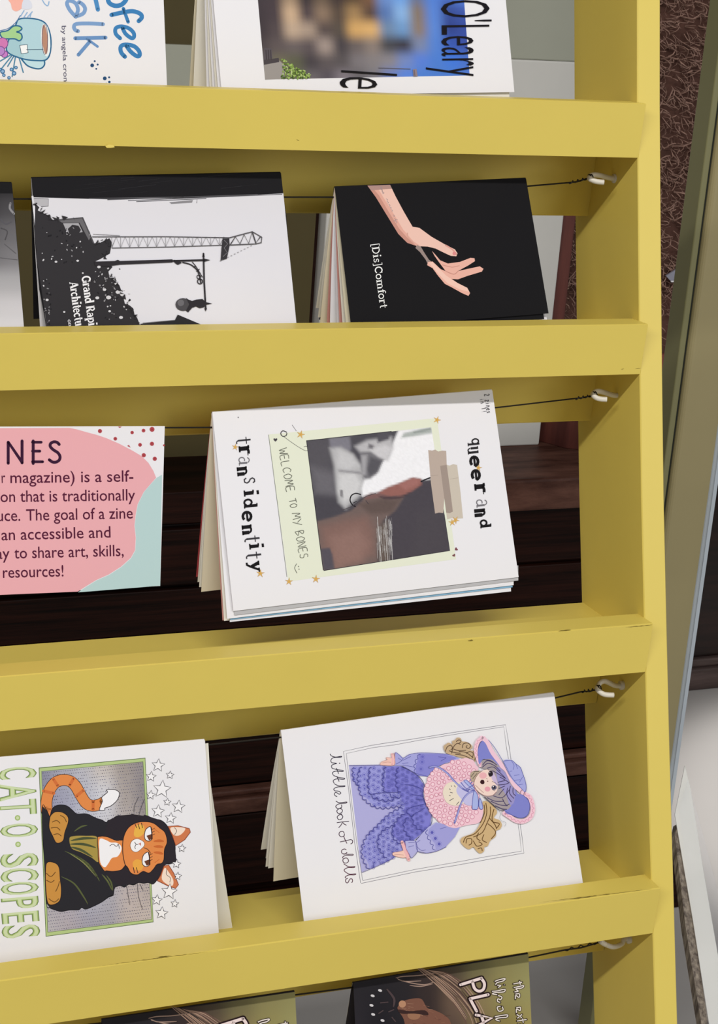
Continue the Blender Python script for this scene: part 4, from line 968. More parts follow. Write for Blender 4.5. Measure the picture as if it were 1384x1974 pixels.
A.stroke(tail, 102, OL); A.stroke(tail, 92, OR)
for x, y, dx, dy in ((420, 480, 90, 20), (480, 395, 40, 60), (620, 390, -35, 60), (690, 490, -60, 50), (805, 595, 0, 70)): A.stroke([(x - dx / 2, y - dy / 2), (x + dx / 2, y + dy / 2)], 26, 'd0713e')
tip = [(860, 632), (885, 560), (880, 525), (930, 480)] + g2([(20, 462), (75, 456), (118, 468), (135, 495), (115, 550), (60, 600), (10, 618)]) + [(905, 636)]
A.poly(tip, WH, smooth=True); A.stroke(tip, 6, OL, closed=True)
robe = [(366, 600), (405, 640), (430, 690), (445, 640), (470, 605), (520, 590), (580, 600), (630, 640), (665, 668), (750, 668), (830, 705), (880, 720), (918, 742)] + g2([(40, 722), (62, 735), (90, 700), (130, 682), (165, 690), (190, 708), (225, 680), (255, 672), (290, 700), (315, 705), (350, 682), (390, 690), (420, 712), (485, 720), (530, 750), (565, 800), (600, 880), (618, 960), (612, 1020), (628, 1075), (575, 1100), (535, 1105), (505, 1140), (490, 1200), (460, 1240), (425, 1275), (385, 1262), (345, 1268), (300, 1262), (260, 1282), (215, 1278), (180, 1300), (140, 1290), (95, 1305), (80, 1370), (40, 1385)]) + [(985, 1370), (935, 1390), (880, 1430), (800, 1470), (740, 1492), (705, 1478), (680, 1498), (600, 1500), (530, 1512), (480, 1500), (430, 1480), (400, 1440), (385, 1100), (370, 880)]
A.poly(robe, '2c2b30'); A.stroke(robe, 6, '1d1b20', closed=True)
A.poly(g2([(40, 722), (130, 682), (255, 672), (390, 690), (485, 720), (565, 800), (618, 960), (628, 1075), (535, 1105), (460, 1240), (300, 1262), (140, 1290), (20, 1190), (150, 900), (0, 860)]), '2f2a30')
A.poly([(600, 880), (640, 860), (740, 858), (845, 872), (850, 1000), (848, 1085), (790, 1045), (700, 1000), (620, 965)], 'a8924a', smooth=True)
for q in ([(610, 900), (720, 880), (835, 880)], [(605, 930), (720, 930), (830, 960)], [(615, 955), (700, 980), (800, 1040)]): A.stroke(q, 22, '4d5438', taper=.8)
for q in ([(560, 990), (700, 1060), (820, 1180), (860, 1250)], [(640, 1020), (760, 1100), (850, 1220)], [(530, 1210), (640, 1270), (720, 1380), (760, 1450)], [(880, 1190), (930, 1250), (970, 1330)], [(920, 1200), (960, 1260), (975, 1330)], [(640, 820), (700, 780), (755, 765)]): A.stroke(q, 14, '59603c', taper=.8)
for q in ([(600, 1010), (720, 1090), (830, 1210)], [(895, 1200), (940, 1260)]): A.stroke(q, 6, '9a9a5c', taper=.8)
sl1 = [(440, 680), (480, 650), (540, 655), (585, 690), (590, 740), (560, 830), (545, 900), (490, 920), (455, 860), (425, 790), (428, 720)]
sl2 = [(405, 1090), (470, 1090), (510, 1130), (520, 1230), (530, 1330), (515, 1420), (450, 1455), (410, 1430), (395, 1300), (393, 1180)]
for s_ in (sl1, sl2): A.poly(s_, 'c98f45', smooth=True); A.stroke(s_, 6, OL, closed=True)
for q in ([(450, 740), (490, 725), (520, 750)], [(440, 790), (490, 785), (520, 810)], [(460, 850), (500, 840), (530, 860)], [(520, 680), (555, 700), (575, 740)], [(400, 1180), (440, 1210), (480, 1170)], [(400, 1240), (440, 1260), (470, 1240)], [(480, 1340), (500, 1300), (515, 1250)], [(420, 1400), (470, 1430), (510, 1400)]): A.stroke(q, 7, '6b4a26')
neck = [(845, 868)] + g2([(0, 862), (40, 870), (110, 898), (168, 898), (180, 1000), (185, 1110), (150, 1152), (80, 1165), (20, 1160)]) + [(905, 1165), (855, 1090), (848, 980)]
A.poly(neck, OR); A.stroke(neck, 6, OL, closed=True)
bib = [(862, 885)] + g2([(20, 895), (60, 915), (110, 918), (148, 945), (150, 985), (120, 1035), (70, 1050), (40, 1095)]) + [(905, 1130), (868, 1090), (858, 980)]
A.poly(bib, WH, smooth=True); A.stroke(g2([(50, 945), (80, 930), (110, 950), (125, 930), (135, 970)]), 5, OL)
face = g2([(165, 905), (185, 830), (225, 775), (290, 742), (360, 735), (430, 748), (485, 790), (530, 830), (548, 910), (525, 975), (520, 1060), (500, 1095), (460, 1105), (430, 1145), (390, 1180), (340, 1165), (290, 1195), (235, 1180), (205, 1130), (182, 1100), (165, 1010)])
A.poly(face, OR, smooth=True); A.stroke(face, 7, OL, closed=True)
A.poly(g2([(280, 770), (340, 765), (350, 830), (300, 870), (260, 850)]), 'e8b24e', smooth=True); A.poly(g2([(290, 1060), (340, 1090), (330, 1150), (270, 1150), (250, 1090)]), 'e8a84a', smooth=True)
for q in ([(430, 905), (480, 900), (520, 905)], [(430, 950), (480, 950), (515, 955)], [(430, 1000), (480, 1005), (515, 1015)], [(440, 800), (480, 830)], [(440, 1090), (480, 1060)]): A.stroke(g2(q), 24, OR2, taper=.8)
for q in ([(270, 755), (285, 790)], [(295, 750), (310, 800)], [(325, 745), (335, 790)], [(255, 1130), (265, 1180)], [(280, 1130), (295, 1180)]): A.stroke(g2(q), 6, OL)
mz = g2([(228, 940), (245, 900), (290, 882), (340, 905), (352, 935), (330, 965), (285, 998), (245, 985)])
A.poly(mz, WH, smooth=True); A.stroke(mz, 4, '8a5a3c', closed=True); A.poly(g2([(298, 925), (322, 915), (322, 945)]), 'c98a80'); A.stroke(g2([(298, 932), (280, 930), (265, 910)]), 5, OL); A.stroke(g2([(280, 930), (268, 955), (275, 970)]), 5, OL)
for cx, cy in ((385, 845), (365, 1065)):
    ey = g2([(cx - 34, cy + 10), (cx - 24, cy - 38), (cx + 4, cy - 64), (cx + 24, cy - 60), (cx + 28, cy - 10), (cx + 30, cy + 40), (cx + 2, cy + 58), (cx - 26, cy + 44)])
    A.poly(ey, WH, smooth=True); A.stroke(ey, 6, OL, closed=True); A.poly(g2([(cx + 28, cy - 4), (cx + 30, cy + 40), (cx + 6, cy + 52), (cx - 16, cy + 12)]), '6a3f2c'); A.stroke(g2([(cx + 22, cy - 62), (cx + 30, cy - 10), (cx + 32, cy + 42)]), 9, OL)
    for dy in (-40, -15, 10): A.stroke(g2([(cx + 28, cy + dy), (cx + 56, cy + dy - 14)]), 4, OL)
A.stroke(g2([(345, 960), (380, 975), (405, 1010)]), 5, OL)
for er, inn in ((g2([(555, 775), (640, 770), (740, 795), (748, 825), (700, 890), (622, 942), (590, 850)]), g2([(575, 790), (640, 782), (705, 795), (660, 850), (605, 850)])), (g2([(520, 1118), (560, 1110), (610, 1190), (645, 1280), (620, 1312), (560, 1292), (462, 1245), (490, 1200)]), g2([(525, 1135), (560, 1170), (600, 1240), (590, 1290), (530, 1265), (500, 1220)]))):
    A.poly(er, 'cf7a50'); A.poly(inn, 'f2dccb', smooth=True); A.stroke(er, 6, '8a3f28', closed=True, smooth=False)
A.stroke(g2([(610, 785), (630, 815), (610, 850)]), 4, OL); A.stroke(g2([(545, 1140), (540, 1190), (575, 1220), (570, 1260)]), 4, OL)
for q in ([(195, 1280), (210, 1370), (225, 1455)], [(290, 1270), (300, 1380), (335, 1495)], [(310, 1270), (340, 1330)], [(260, 650), (265, 600), (300, 520)], [(300, 690), (320, 620), (350, 540)]): A.stroke(g2(q), 4, '4a464c')
for x, y, r in ((470, 248, 58), (408, 345, 46), (572, 332, 36), (503, 455, 80), (405, 505, 42), (548, 565, 34), (645, 605, 58), (468, 645, 58), (577, 705, 50), (675, 965, 36), (628, 1100, 40), (638, 1205, 36), (565, 1340, 70), (458, 1412, 48), (613, 1443, 36), (500, 1525, 56)): A.star((x + OX, y), r, WH, inner=.45, rot=-84); A.star((x + OX, y), r, '454247', inner=.45, rot=-84, line=6)
A.build('cover_print', z.root)
A = Art(z.pl).crop(0, 1420, 4.486)
TITLE = [('C', 275, 375, -8), ('A', 415, 560, -8), ('T', 555, 685, -4), ('.', 690, 715, 120), ('O', 762, 880, 6), ('.', 918, 945, 124), ('S', 1020, 1140, 8), ('C', 1148, 1258, 10), ('O', 1268, 1378, 12), ('P', 1402, 1500, 14), ('E', 1530, 1622, 18), ('S', 1640, 1750, 22)]
for off, col in ((0.026, '66784c'), (0.010, 'a4bb72'), (-0.010, 'ccd8ac')):
    for ch, y0, y1, bx in TITLE:
        if ch == '.': A.disc((bx + 32, (y0 + y1) / 2), 30 * (1 if off > .03 else .8 if off > 0 else .45), col)
        else: A.text(ch, (bx + 4, y0), (bx + 12, y1), 318, col, offset=off)
A.build('title_lettering', z.root, 'tall green outlined title')

# ---- fourth row: doll zine
z = Zine('folded_zine', 'white zine with purple bonnet doll drawing and thin cursive title', (541.6, 1409.8), (1068, 1336), (1124.5, 1708), (587, 1786), 26, 18.5, M['paper'], None, back=(66, .72))
z.page((503, 1638), 66, M['page']); z.page((512, 1671), 60, M['page']); z.page((517, 1674), 57, M['page']); z.page((527, 1699), 52, M['cream_page'])
A = z.art.crop(660, 1400, 6.58)
LV, PU, DP, LN = 'b0addb', '9c9cda', '8280d0', '4b4a98'
A.poly([(80, 495), (480, 490), (760, 505), (950, 620), (1030, 735), (1020, 880), (1075, 1010), (1128, 1130), (1122, 1235), (1060, 1310), (900, 1450), (640, 1672), (240, 1852)], LV)
skirt = [(130, 512), (480, 500), (740, 505), (950, 620), (1030, 735), (1020, 900), (1060, 1020), (1120, 1130), (1125, 1240), (1080, 1310), (900, 1450), (640, 1680), (345, 1812), (330, 1745), (280, 1650), (245, 1600), (290, 1440), (350, 1340), (430, 1260), (520, 1160), (640, 1080), (715, 1045), (740, 1000), (680, 1010), (560, 1025), (405, 1015), (320, 930), (240, 870), (210, 760), (150, 700), (130, 600)]
A.poly(skirt, PU)
A.poly([(545, 515), (740, 505), (950, 620), (1030, 735), (1020, 900), (1060, 1020), (1125, 1150), (1110, 1260), (900, 1450), (740, 1485), (660, 1400), (630, 1330), (700, 1180), (780, 1120), (790, 1000), (740, 900), (730, 830), (550, 832), (520, 740), (550, 640)], DP)
def inside(p, poly):
    c = False; j = len(poly) - 1
    for i in range(len(poly)):
        if (poly[i][1] > p[1]) != (poly[j][1] > p[1]) and p[0] < (poly[j][0] - poly[i][0]) * (p[1] - poly[i][1]) / (poly[j][1] - poly[i][1]) + poly[i][0]: c = not c
        j = i
    return c
rng = random.Random(9)
for i in range(17):
    for j in range(20):
        p = (160 + i * 60 + rng.uniform(-12, 12), 540 + j * 66 + (33 if i % 2 else 0) + rng.uniform(-12, 12))
        if inside(p, skirt) and p[0] < 1060: A.last = '6463b6'; A.disc(p, 13, '6463b6', ry=11, n=8); A.ring(p, 24, 3.5, '6d6cbc', n=10)
def scallop(path, r, w, col):
    path = smooth_line(path); L = [0]
    for a, b_ in zip(path[:-1], path[1:]): L.append(L[-1] + math.hypot(b_[0] - a[0], b_[1] - a[1]))
    n = max(2, round(L[-1] / (2 * r))); P_ = []
    for k in range(n + 1):
        s = L[-1] * k / n; i = 0
        while i < len(L) - 2 and L[i + 1] < s: i += 1
        f = (s - L[i]) / max(1e-6, L[i + 1] - L[i]); P_.append((path[i][0] + (path[i + 1][0] - path[i][0]) * f, path[i][1] + (path[i + 1][1] - path[i][1]) * f))
    out = []
    for a, b_ in zip(P_[:-1], P_[1:]):
        dx, dy = b_[0] - a[0], b_[1] - a[1]
        for q in range(6):
            t = q / 6; h = math.sin(math.pi * t) * .42
            out.append((a[0] + dx * t - dy * h, a[1] + dy * t + dx * h))
    out.append(P_[-1]); A.stroke(out, w, col, smooth=False)
for pth in ([(142, 520), (138, 620), (160, 700), (212, 740)], [(245, 515), (205, 620), (210, 760), (250, 880)], [(362, 515), (345, 640), (335, 760), (360, 860)], [(552, 515), (525, 640), (520, 740), (550, 830)], [(712, 520), (690, 640), (695, 760), (740, 830)], [(250, 880), (320, 950), (415, 1012), (560, 1020), (745, 990)], [(365, 870), (450, 905), (560, 930), (650, 905)], [(600, 850), (660, 890), (740, 870)],
            [(760, 1040), (600, 1120), (470, 1250), (360, 1350), (285, 1450), (250, 1600), (285, 1720), (340, 1800)], [(790, 1120), (700, 1190), (640, 1330), (660, 1420), (740, 1475)], [(660, 1270), (530, 1320), (450, 1450), (490, 1570), (560, 1660)], [(840, 1160), (780, 1240), (820, 1350), (900, 1440)], [(900, 1120), (910, 1230), (990, 1300), (1060, 1300)], [(820, 1050), (850, 1120), (900, 1120)]): scallop(pth, 34, 9, LN)
for q in ([(785, 738), (880, 745), (1000, 790)], [(870, 862), (1010, 880)], [(930, 925), (1015, 930)], [(825, 1045), (900, 1015), (1030, 985)], [(890, 1118), (960, 1080), (1040, 1030)], [(355, 862), (500, 840), (730, 832)], [(240, 1852), (450, 1765), (640, 1672)], [(80, 495), (480, 488)], [(470, 1710), (475, 1750)], [(395, 1720), (385, 1780)]): A.stroke(q, 6, LN)
A.stroke([(745, 508), (850, 555), (950, 620), (1030, 735), (1015, 870), (1060, 1010), (1118, 1110), (1125, 1220), (1055, 1320), (920, 1440)], 8, '35347c')
# sleeves, hands
SV = '9c9bd8'
arm1 = [(650, 492), (655, 400), (668, 332), (720, 360), (765, 402), (850, 355), (1000, 336), (1280, 348), (1400, 370), (1500, 420), (1290, 470), (1180, 520), (1070, 635), (960, 625), (890, 575), (760, 500)]
A.poly(arm1, 'a5a5dc'); A.stroke([(650, 492), (655, 400), (668, 332), (720, 365), (765, 402), (850, 355), (1000, 336), (1280, 348), (1400, 370)], 6, LN)
A.poly([(960, 350), (1280, 350), (1450, 400), (1290, 470), (1180, 520), (1070, 635), (960, 625), (920, 580), (925, 500), (950, 420)], '8886cf'); scallop([(985, 355), (945, 430), (920, 520), (935, 600)], 34, 8, LN)
for c0 in ((1010, 385), (1005, 450), (990, 540)): A.disc(c0, 18, '6a69bb', n=8); A.ring(c0, 30, 4, '6f6ec0', n=10)
for q in ([(765, 402), (740, 440), (670, 480)], [(760, 430), (860, 380)], [(750, 470), (830, 462)], [(760, 490), (900, 515)], [(700, 400), (750, 435)], [(1210, 385), (1310, 395)], [(1240, 440), (1310, 400)], [(940, 600), (1080, 635)]): A.stroke(q, 5, LN)
h1 = [(475, 470), (500, 445), (560, 425), (550, 405), (560, 392), (620, 398), (618, 350), (640, 345), (655, 400), (650, 492), (490, 490)]
A.poly(h1, 'f0c3b6', smooth=True); A.stroke(h1, 4, 'b07f74', closed=True); A.stroke([(500, 462), (560, 452), (610, 455)], 4, 'b07f74'); A.stroke([(620, 350), (632, 410), (625, 485)], 22, 'edb6b8'); A.stroke([(655, 335), (660, 400), (652, 485)], 5, 'c77f94')
arm2 = [(790, 1450), (870, 1445), (925, 1455), (1010, 1350), (1090, 1270), (1180, 1215), (1300, 1240), (1500, 1250), (1420, 1400), (1300, 1530), (1190, 1580), (1060, 1605), (945, 1580), (870, 1668), (840, 1620), (800, 1550)]
A.poly(arm2, 'b3b1df'); A.poly([(1090, 1300), (1180, 1222), (1300, 1245), (1500, 1250), (1420, 1400), (1300, 1530), (1180, 1575), (1165, 1490), (1110, 1420), (1075, 1370)], 'a19fd8'); scallop([(1075, 1310), (1085, 1400), (1130, 1460), (1175, 1570)], 36, 8, LN)
A.stroke([(925, 1455), (945, 1580), (1060, 1605), (1190, 1580), (1310, 1525)], 6, LN); A.stroke([(790, 1450), (870, 1445), (920, 1460), (945, 1580), (870, 1668), (840, 1620), (800, 1550)], 6, LN)
for c0 in ((1130, 1345), (1172, 1420), (1220, 1490)): A.disc(c0, 20, '5f5eb2', n=8); A.ring(c0, 32, 4, '7d7cc8', n=10)
for q in ([(925, 1480), (980, 1440)], [(935, 1520), (990, 1570), (1050, 1565)], [(830, 1475), (910, 1470)], [(830, 1530), (900, 1510)], [(1230, 1300), (1310, 1275)]): A.stroke(q, 5, LN)
h2 = [(635, 1602), (700, 1590), (760, 1575), (800, 1560), (840, 1640), (780, 1665), (720, 1660), (640, 1635)]
A.poly(h2, 'f2c8ba', smooth=True); A.stroke(h2, 4, 'b07f74', closed=True); A.stroke([(650, 1622), (770, 1630)], 4, 'b07f74'); A.stroke([(750, 1465), (775, 1540), (800, 1600), (835, 1690)], 40, 'edb6b8'); A.stroke([(785, 1470), (800, 1560), (845, 1640)], 5, 'c77f94')
# upper body and head
A.crop(800, 1400, 5.767)
hairU = [(310, 225), (340, 195), (370, 180), (410, 200), (405, 165), (440, 150), (460, 125), (500, 130), (515, 165), (560, 170), (610, 195), (632, 235), (605, 262), (650, 275), (675, 320), (660, 395), (630, 360), (540, 352), (440, 330), (340, 295)]
A.poly(hairU, 'c4a987', smooth=True); HL = '5f4b3c'
for q in ([(330, 280), (350, 230), (390, 210), (410, 240), (390, 260)], [(400, 300), (420, 230), (460, 190), (500, 200)], [(450, 170), (480, 150), (505, 165), (480, 190)], [(520, 240), (530, 195), (580, 185), (610, 215), (590, 245), (560, 230), (575, 210)], [(440, 310), (520, 320), (600, 350)], [(480, 280), (560, 290), (640, 350)], [(560, 300), (600, 280), (640, 300), (630, 350)], [(640, 280), (668, 310), (655, 380)], [(370, 270), (430, 290), (500, 300)], [(420, 250), (480, 270), (560, 265)]): A.stroke(q, 9, HL)
hairL = [(745, 850), (790, 830), (880, 900), (905, 960), (870, 1015), (930, 1040), (958, 1090), (940, 1140), (895, 1160), (890, 1220), (830, 1270), (800, 1330), (765, 1340), (760, 1385), (715, 1412), (670, 1375), (640, 1340), (590, 1365), (530, 1325), (498, 1275), (525, 1230), (640, 1185), (700, 1110), (755, 980)]
A.poly(hairL, 'cdae80', smooth=True)
for q in ([(780, 850), (790, 960), (750, 1080), (660, 1190), (560, 1230), (530, 1290)], [(830, 890), (830, 980), (790, 1080), (740, 1180), (640, 1230)], [(870, 920), (850, 1000), (860, 1060), (930, 1080), (900, 1130)], [(800, 1080), (850, 1120), (890, 1180), (840, 1250)], [(560, 1300), (570, 1250), (620, 1250), (620, 1300), (590, 1320)], [(640, 1270), (680, 1330), (740, 1310), (700, 1280)], [(690, 1360), (730, 1350), (740, 1385)], [(760, 1200), (740, 1260), (790, 1290)], [(820, 1020), (880, 1090), (900, 1140)], [(760, 870), (765, 960), (720, 1070)], [(700, 1180), (680, 1240), (720, 1270)]): A.stroke(q, 9.5, '654828')
bib = [(560, 350), (600, 362), (640, 378), (668, 425), (700, 470), (660, 560), (660, 660), (700, 760), (740, 850), (752, 930), (728, 1040), (680, 1080), (600, 1092), (520, 1110), (440, 1130), (370, 1115), (320, 1090), (260, 1065), (220, 1020), (165, 960), (140, 900), (105, 830), (98, 770), (92, 690), (120, 640), (140, 560), (190, 520), (200, 480), (260, 460), (300, 425), (360, 410), (420, 380), (480, 365)]
A.poly(bib, 'efc4d0', smooth=True); rng = random.Random(12)
for ra, k0, rr in ((.92, 30, 24), (.76, 26, 22), (.6, 20, 20), (.47, 15, 16)):
    for i in range(k0):
        th = 2 * math.pi * i / k0 + ra * 3; cx, cy = 430 + 350 * ra * math.cos(th) * .96, 740 + 390 * ra * math.sin(th) * .96
        if inside((cx, cy), bib): A.last = 'f3cfd8'; A.disc((cx, cy), rr, 'f3cfd8', n=9); A.ring((cx, cy), rr, 6.5, 'cf8a9f', n=10)
A.poly([(300, 740), (330, 650), (400, 615), (480, 620), (560, 660), (640, 700), (600, 800), (520, 860), (430, 880), (340, 840)], 'e9dcc8', smooth=True); A.poly([(480, 640), (560, 600), (640, 680), (640, 860), (560, 870), (500, 800), (450, 720)], 'c3bfe4', smooth=True)
for q in ([(372, 690), (385, 705)], [(385, 770), (370, 765)], [(372, 825), (420, 798)], [(380, 730), (410, 738)], [(450, 870), (480, 835)], [(425, 655), (440, 675)], [(390, 655), (398, 670)]): A.stroke(q, 7, '5b5458')
RB = '8485c8'
A.stroke([(150, 455), (200, 445), (260, 458), (350, 520), (430, 610), (520, 690), (580, 720)], 20, '6a6bb0'); A.stroke([(152, 455), (200, 446), (258, 460), (348, 522), (428, 612), (518, 688)], 12, 'a2a3da')
A.stroke([(650, 715), (580, 745), (525, 810), (485, 900), (460, 980), (430, 1070)], 20, '6a6bb0'); A.stroke([(640, 720), (578, 748), (527, 812), (487, 900), (462, 980), (432, 1065)], 11, 'a2a3da')
for q in ([(535, 600), (570, 600), (650, 690), (620, 690), (545, 620)], [(640, 740), (625, 900), (650, 920), (690, 905), (690, 780), (660, 720)], [(710, 790), (700, 880), (720, 920), (745, 900)]): A.poly(q, 'a9b4e4', smooth=True); A.stroke(q, 6, '5659a4', closed=True)
for q in ([(500, 620), (560, 690), (640, 710)], [(560, 700), (650, 640)], [(600, 640), (640, 600)], [(575, 720), (600, 690)], [(640, 560), (600, 600)]): A.stroke(q, 9, '6a6bb0')
brim = [(690, 330), (690, 260), (715, 185), (760, 148), (790, 190), (810, 260), (870, 340), (960, 440), (1035, 560), (1090, 660), (1130, 745), (1185, 758), (1245, 815), (1265, 890), (1240, 985), (1165, 1016), (1080, 990), (985, 935), (1010, 700), (900, 450), (760, 360), (705, 420)]
lace = [(1195, 745), (1260, 780), (1290, 850), (1300, 930), (1270, 1010), (1190, 1055), (1110, 1045), (1040, 1000), (985, 965)]
A.stroke(lace, 50, 'f1c6d4'); scallop([(1215, 740), (1275, 775), (1305, 850), (1315, 940), (1280, 1025), (1190, 1072), (1100, 1060), (1030, 1012), (980, 970)], 26, 6, 'd48fa6')
A.stroke([(755, 130), (705, 150), (675, 200), (668, 280), (690, 360), (715, 430)], 44, 'f1c6d4'); scallop([(715, 430), (680, 370), (652, 280), (662, 190), (700, 130), (765, 112)], 24, 5, 'd48fa6')
A.poly(brim, '8184cb', smooth=True); A.stroke(brim[:6], 5, '55579e'); A.stroke(brim[11:18], 6, '55579e')
crown = [(975, 385), (1060, 375), (1110, 415), (1160, 455), (1185, 520), (1210, 590), (1225, 660), (1218, 722), (1185, 722), (1120, 670), (1040, 540)]
A.poly(crown, 'a5a8de', smooth=True); A.stroke(crown[:9], 6, '55579e')
for q in ([(1060, 380), (1090, 430), (1080, 480)], [(1110, 420), (1130, 470)], [(1040, 500), (1070, 495)], [(1090, 545), (1150, 535)], [(1090, 600), (1160, 590)], [(1130, 650), (1190, 640)], [(1185, 560), (1150, 620)]): A.stroke(q, 5, '6668ae')
A.stroke([(730, 125), (790, 170), (850, 290), (945, 420), (1020, 560), (1090, 650), (1175, 725)], 46, 'eec6d6'); A.stroke([(805, 150), (860, 215), (910, 290), (945, 350), (1000, 440), (1070, 575), (1195, 715)], 6, '6668ae')
hh = [(728, 460), (735, 400), (770, 365), (830, 362), (880, 395), (940, 455), (990, 500), (1020, 560), (1060, 640), (1100, 700), (1095, 790), (1070, 860), (1010, 925), (900, 895), (800, 815), (750, 770), (850, 760), (905, 690), (895, 600), (830, 490), (760, 470)]
A.poly(hh, 'a69a9c', smooth=True)
A.poly([(900, 450), (990, 510), (1050, 640), (1100, 710), (1090, 840), (1040, 870), (1000, 760), (910, 620)], '9a93c8', smooth=True)
for q in ([(740, 430), (790, 380), (860, 400)], [(735, 455), (800, 410), (880, 440), (940, 500)], [(790, 465), (860, 450), (930, 510), (990, 570)], [(850, 490), (920, 530), (1000, 580)], [(930, 560), (1000, 600), (1030, 620)], [(910, 620), (990, 600)], [(915, 650), (1000, 640), (1040, 620)], [(920, 690), (990, 660)], [(920, 760), (980, 690)], [(860, 770), (960, 790), (1040, 700)], [(790, 790), (880, 830), (980, 830)], [(830, 830), (930, 870), (1020, 880)], [(960, 800), (1000, 870), (1040, 860)], [(1020, 680), (1010, 760), (1060, 840)], [(1050, 660), (1040, 740), (1090, 800)], [(1080, 680), (1080, 740), (1110, 770)], [(880, 880), (960, 915), (1010, 920)], [(770, 370), (830, 380), (900, 430)]): A.stroke(q, 9, '4c4266')
hr2 = [(605, 530), (640, 495), (690, 490), (720, 495), (680, 540), (650, 600), (620, 610)]
A.poly(hr2, 'b7a58e', smooth=True); [A.stroke(q, 6, '4c423e') for q in ([(610, 560), (650, 510)], [(630, 580), (680, 520)], [(640, 500), (700, 500)])]
fc_ = [(645, 645), (655, 590), (690, 530), (740, 490), (800, 478), (850, 500), (895, 580), (908, 660), (895, 725), (850, 765), (780, 772), (720, 745), (670, 700)]
A.poly(fc_, 'f0d5c9', smooth=True); A.stroke([(895, 725), (850, 765), (780, 772), (720, 745), (670, 700), (645, 645), (655, 590), (690, 530), (740, 490)], 5, '8a5a5a')
A.disc((745, 545), 42, 'eab0b4', ry=36); A.disc((795, 695), 32, 'e6a2ae', ry=28); A.poly([(850, 500), (895, 580), (908, 660), (870, 620), (840, 570)], 'c9b6d6', smooth=True)
A.disc((830, 525), 27, '2a2228', ry=32); A.disc((868, 678), 30, '5e5c72', ry=26); A.disc((866, 676), 15, '2a2430'); A.disc((860, 668), 6, 'f0eef2'); A.disc((820, 512), 6, 'b9b2bc')
A.poly([(712, 620), (728, 592), (755, 598), (760, 630), (735, 642)], '3a1c20', smooth=True); A.disc((797, 608), 6, '7a4a44'); A.stroke([(780, 575), (795, 585)], 4, '8a5a5a'); A.stroke([(660, 650), (700, 690), (750, 735)], 4, '9a6a62')
for q in ([(800, 480), (830, 490), (860, 500)], [(845, 610), (880, 625), (905, 650)], [(845, 700), (880, 715)], [(815, 560), (850, 545)]): A.stroke(q, 5, '54485e')
A.stroke([(760, 780), (830, 850), (910, 920), (980, 935)], 7, '4a4248'); A.stroke([(915, 930), (940, 970), (930, 1010), (950, 1050)], 3, '77757c'); A.stroke([(960, 1050), (1000, 1070), (985, 1110)], 3, '77757c')
A.build('cover_print', z.root)
# double ruled frame, interrupted by the bonnet
A = Art(z.pl); FL = '85838b'
for pts in ([(690, 1468), (663, 1450), (665, 1448)],): pass
A.stroke([(695, 1702), (683, 1620), (673, 1530), (662, 1448.5), (715, 1437), (740, 1433), (800, 1424), (880, 1411), (974.5, 1397), (980, 1430), (985, 1464)], 1.0, FL, smooth=False)
A.stroke([(699, 1697), (687, 1620), (677, 1540), (667.5, 1452.5), (720, 1441), (760, 1436), (830, 1423), (900, 1412), (971, 1401), (976, 1440), (980, 1463)], 0.9, FL, smooth=False)
A.stroke([(1002, 1584), (1006, 1612), (1010, 1644.5), (950, 1655), (880, 1668), (800, 1681), (696, 1703)], 1.0, FL, smooth=False)
A.stroke([(998, 1584), (1002, 1612), (1005, 1641), (940, 1651), (880, 1662), (800, 1676), (699, 1697.5)], 0.9, FL, smooth=False)
A.build('ruled_frame', z.root)
A = Art(z.pl).crop(625, 1430, 6.8125)
CUR = [[(75, 158), (95, 185), (150, 200), (225, 190), (215, 203), (150, 204), (105, 216), (85, 250), (100, 275)], [(100, 275), (165, 285), (115, 297), (95, 320), (105, 350)], [(105, 350), (170, 365), (248, 378), (235, 390), (150, 386), (108, 405), (118, 435)], [(158, 345), (175, 385), (188, 420)], [(118, 440), (180, 465), (266, 480), (250, 492), (160, 488), (118, 510), (130, 545)], [(165, 452), (182, 490), (195, 522)], [(130, 550), (190, 578), (270, 578), (255, 590), (170, 594), (125, 620), (140, 645)],
       [(140, 645), (190, 650), (218, 672), (195, 688), (155, 664), (133, 682), (142, 706), (170, 720)], [(152, 778), (200, 800), (293, 790), (280, 806), (190, 816), (150, 850), (185, 880), (228, 858), (225, 825)], [(225, 870), (200, 875), (165, 905), (185, 942), (228, 930), (238, 895), (210, 875)], [(235, 950), (205, 955), (170, 985), (190, 1022), (232, 1010), (243, 975), (215, 955)], [(165, 1062), (240, 1052), (325, 1045)], [(240, 1058), (262, 1080), (292, 1095)], [(236, 1064), (215, 1100), (188, 1128)],
       [(262, 1200), (245, 1178), (205, 1185), (195, 1220), (222, 1248), (260, 1235), (265, 1205)], [(205, 1315), (270, 1302), (345, 1285), (372, 1300), (368, 1328), (345, 1342)], [(255, 1240), (275, 1290), (298, 1335)], [(290, 1420), (265, 1408), (230, 1425), (232, 1462), (268, 1475), (300, 1450)], [(250, 1470), (320, 1478), (378, 1478), (365, 1494), (290, 1490), (245, 1510), (245, 1530)], [(315, 1545), (290, 1525), (248, 1540), (250, 1580), (288, 1592), (318, 1570), (312, 1540)], [(255, 1600), (320, 1640), (400, 1638), (385, 1652), (310, 1652), (262, 1680), (272, 1705)], [(272, 1705), (330, 1738), (412, 1734), (396, 1748), (320, 1750), (275, 1775), (285, 1790)], [(310, 1790), (280, 1810), (285, 1845), (310, 1850), (335, 1805), (362, 1800), (373, 1825), (360, 1852)]]
for i, q in enumerate(CUR): A.stroke(q, 10, ['2f2a3c', '33293c', '3a2a3c', '44293c', '4c2a3c', '552b3c'][min(5, i // 4)])
A.disc((202, 282), 8, '2f2a3c')
A.build('title_lettering', z.root, 'thin dark cursive title')

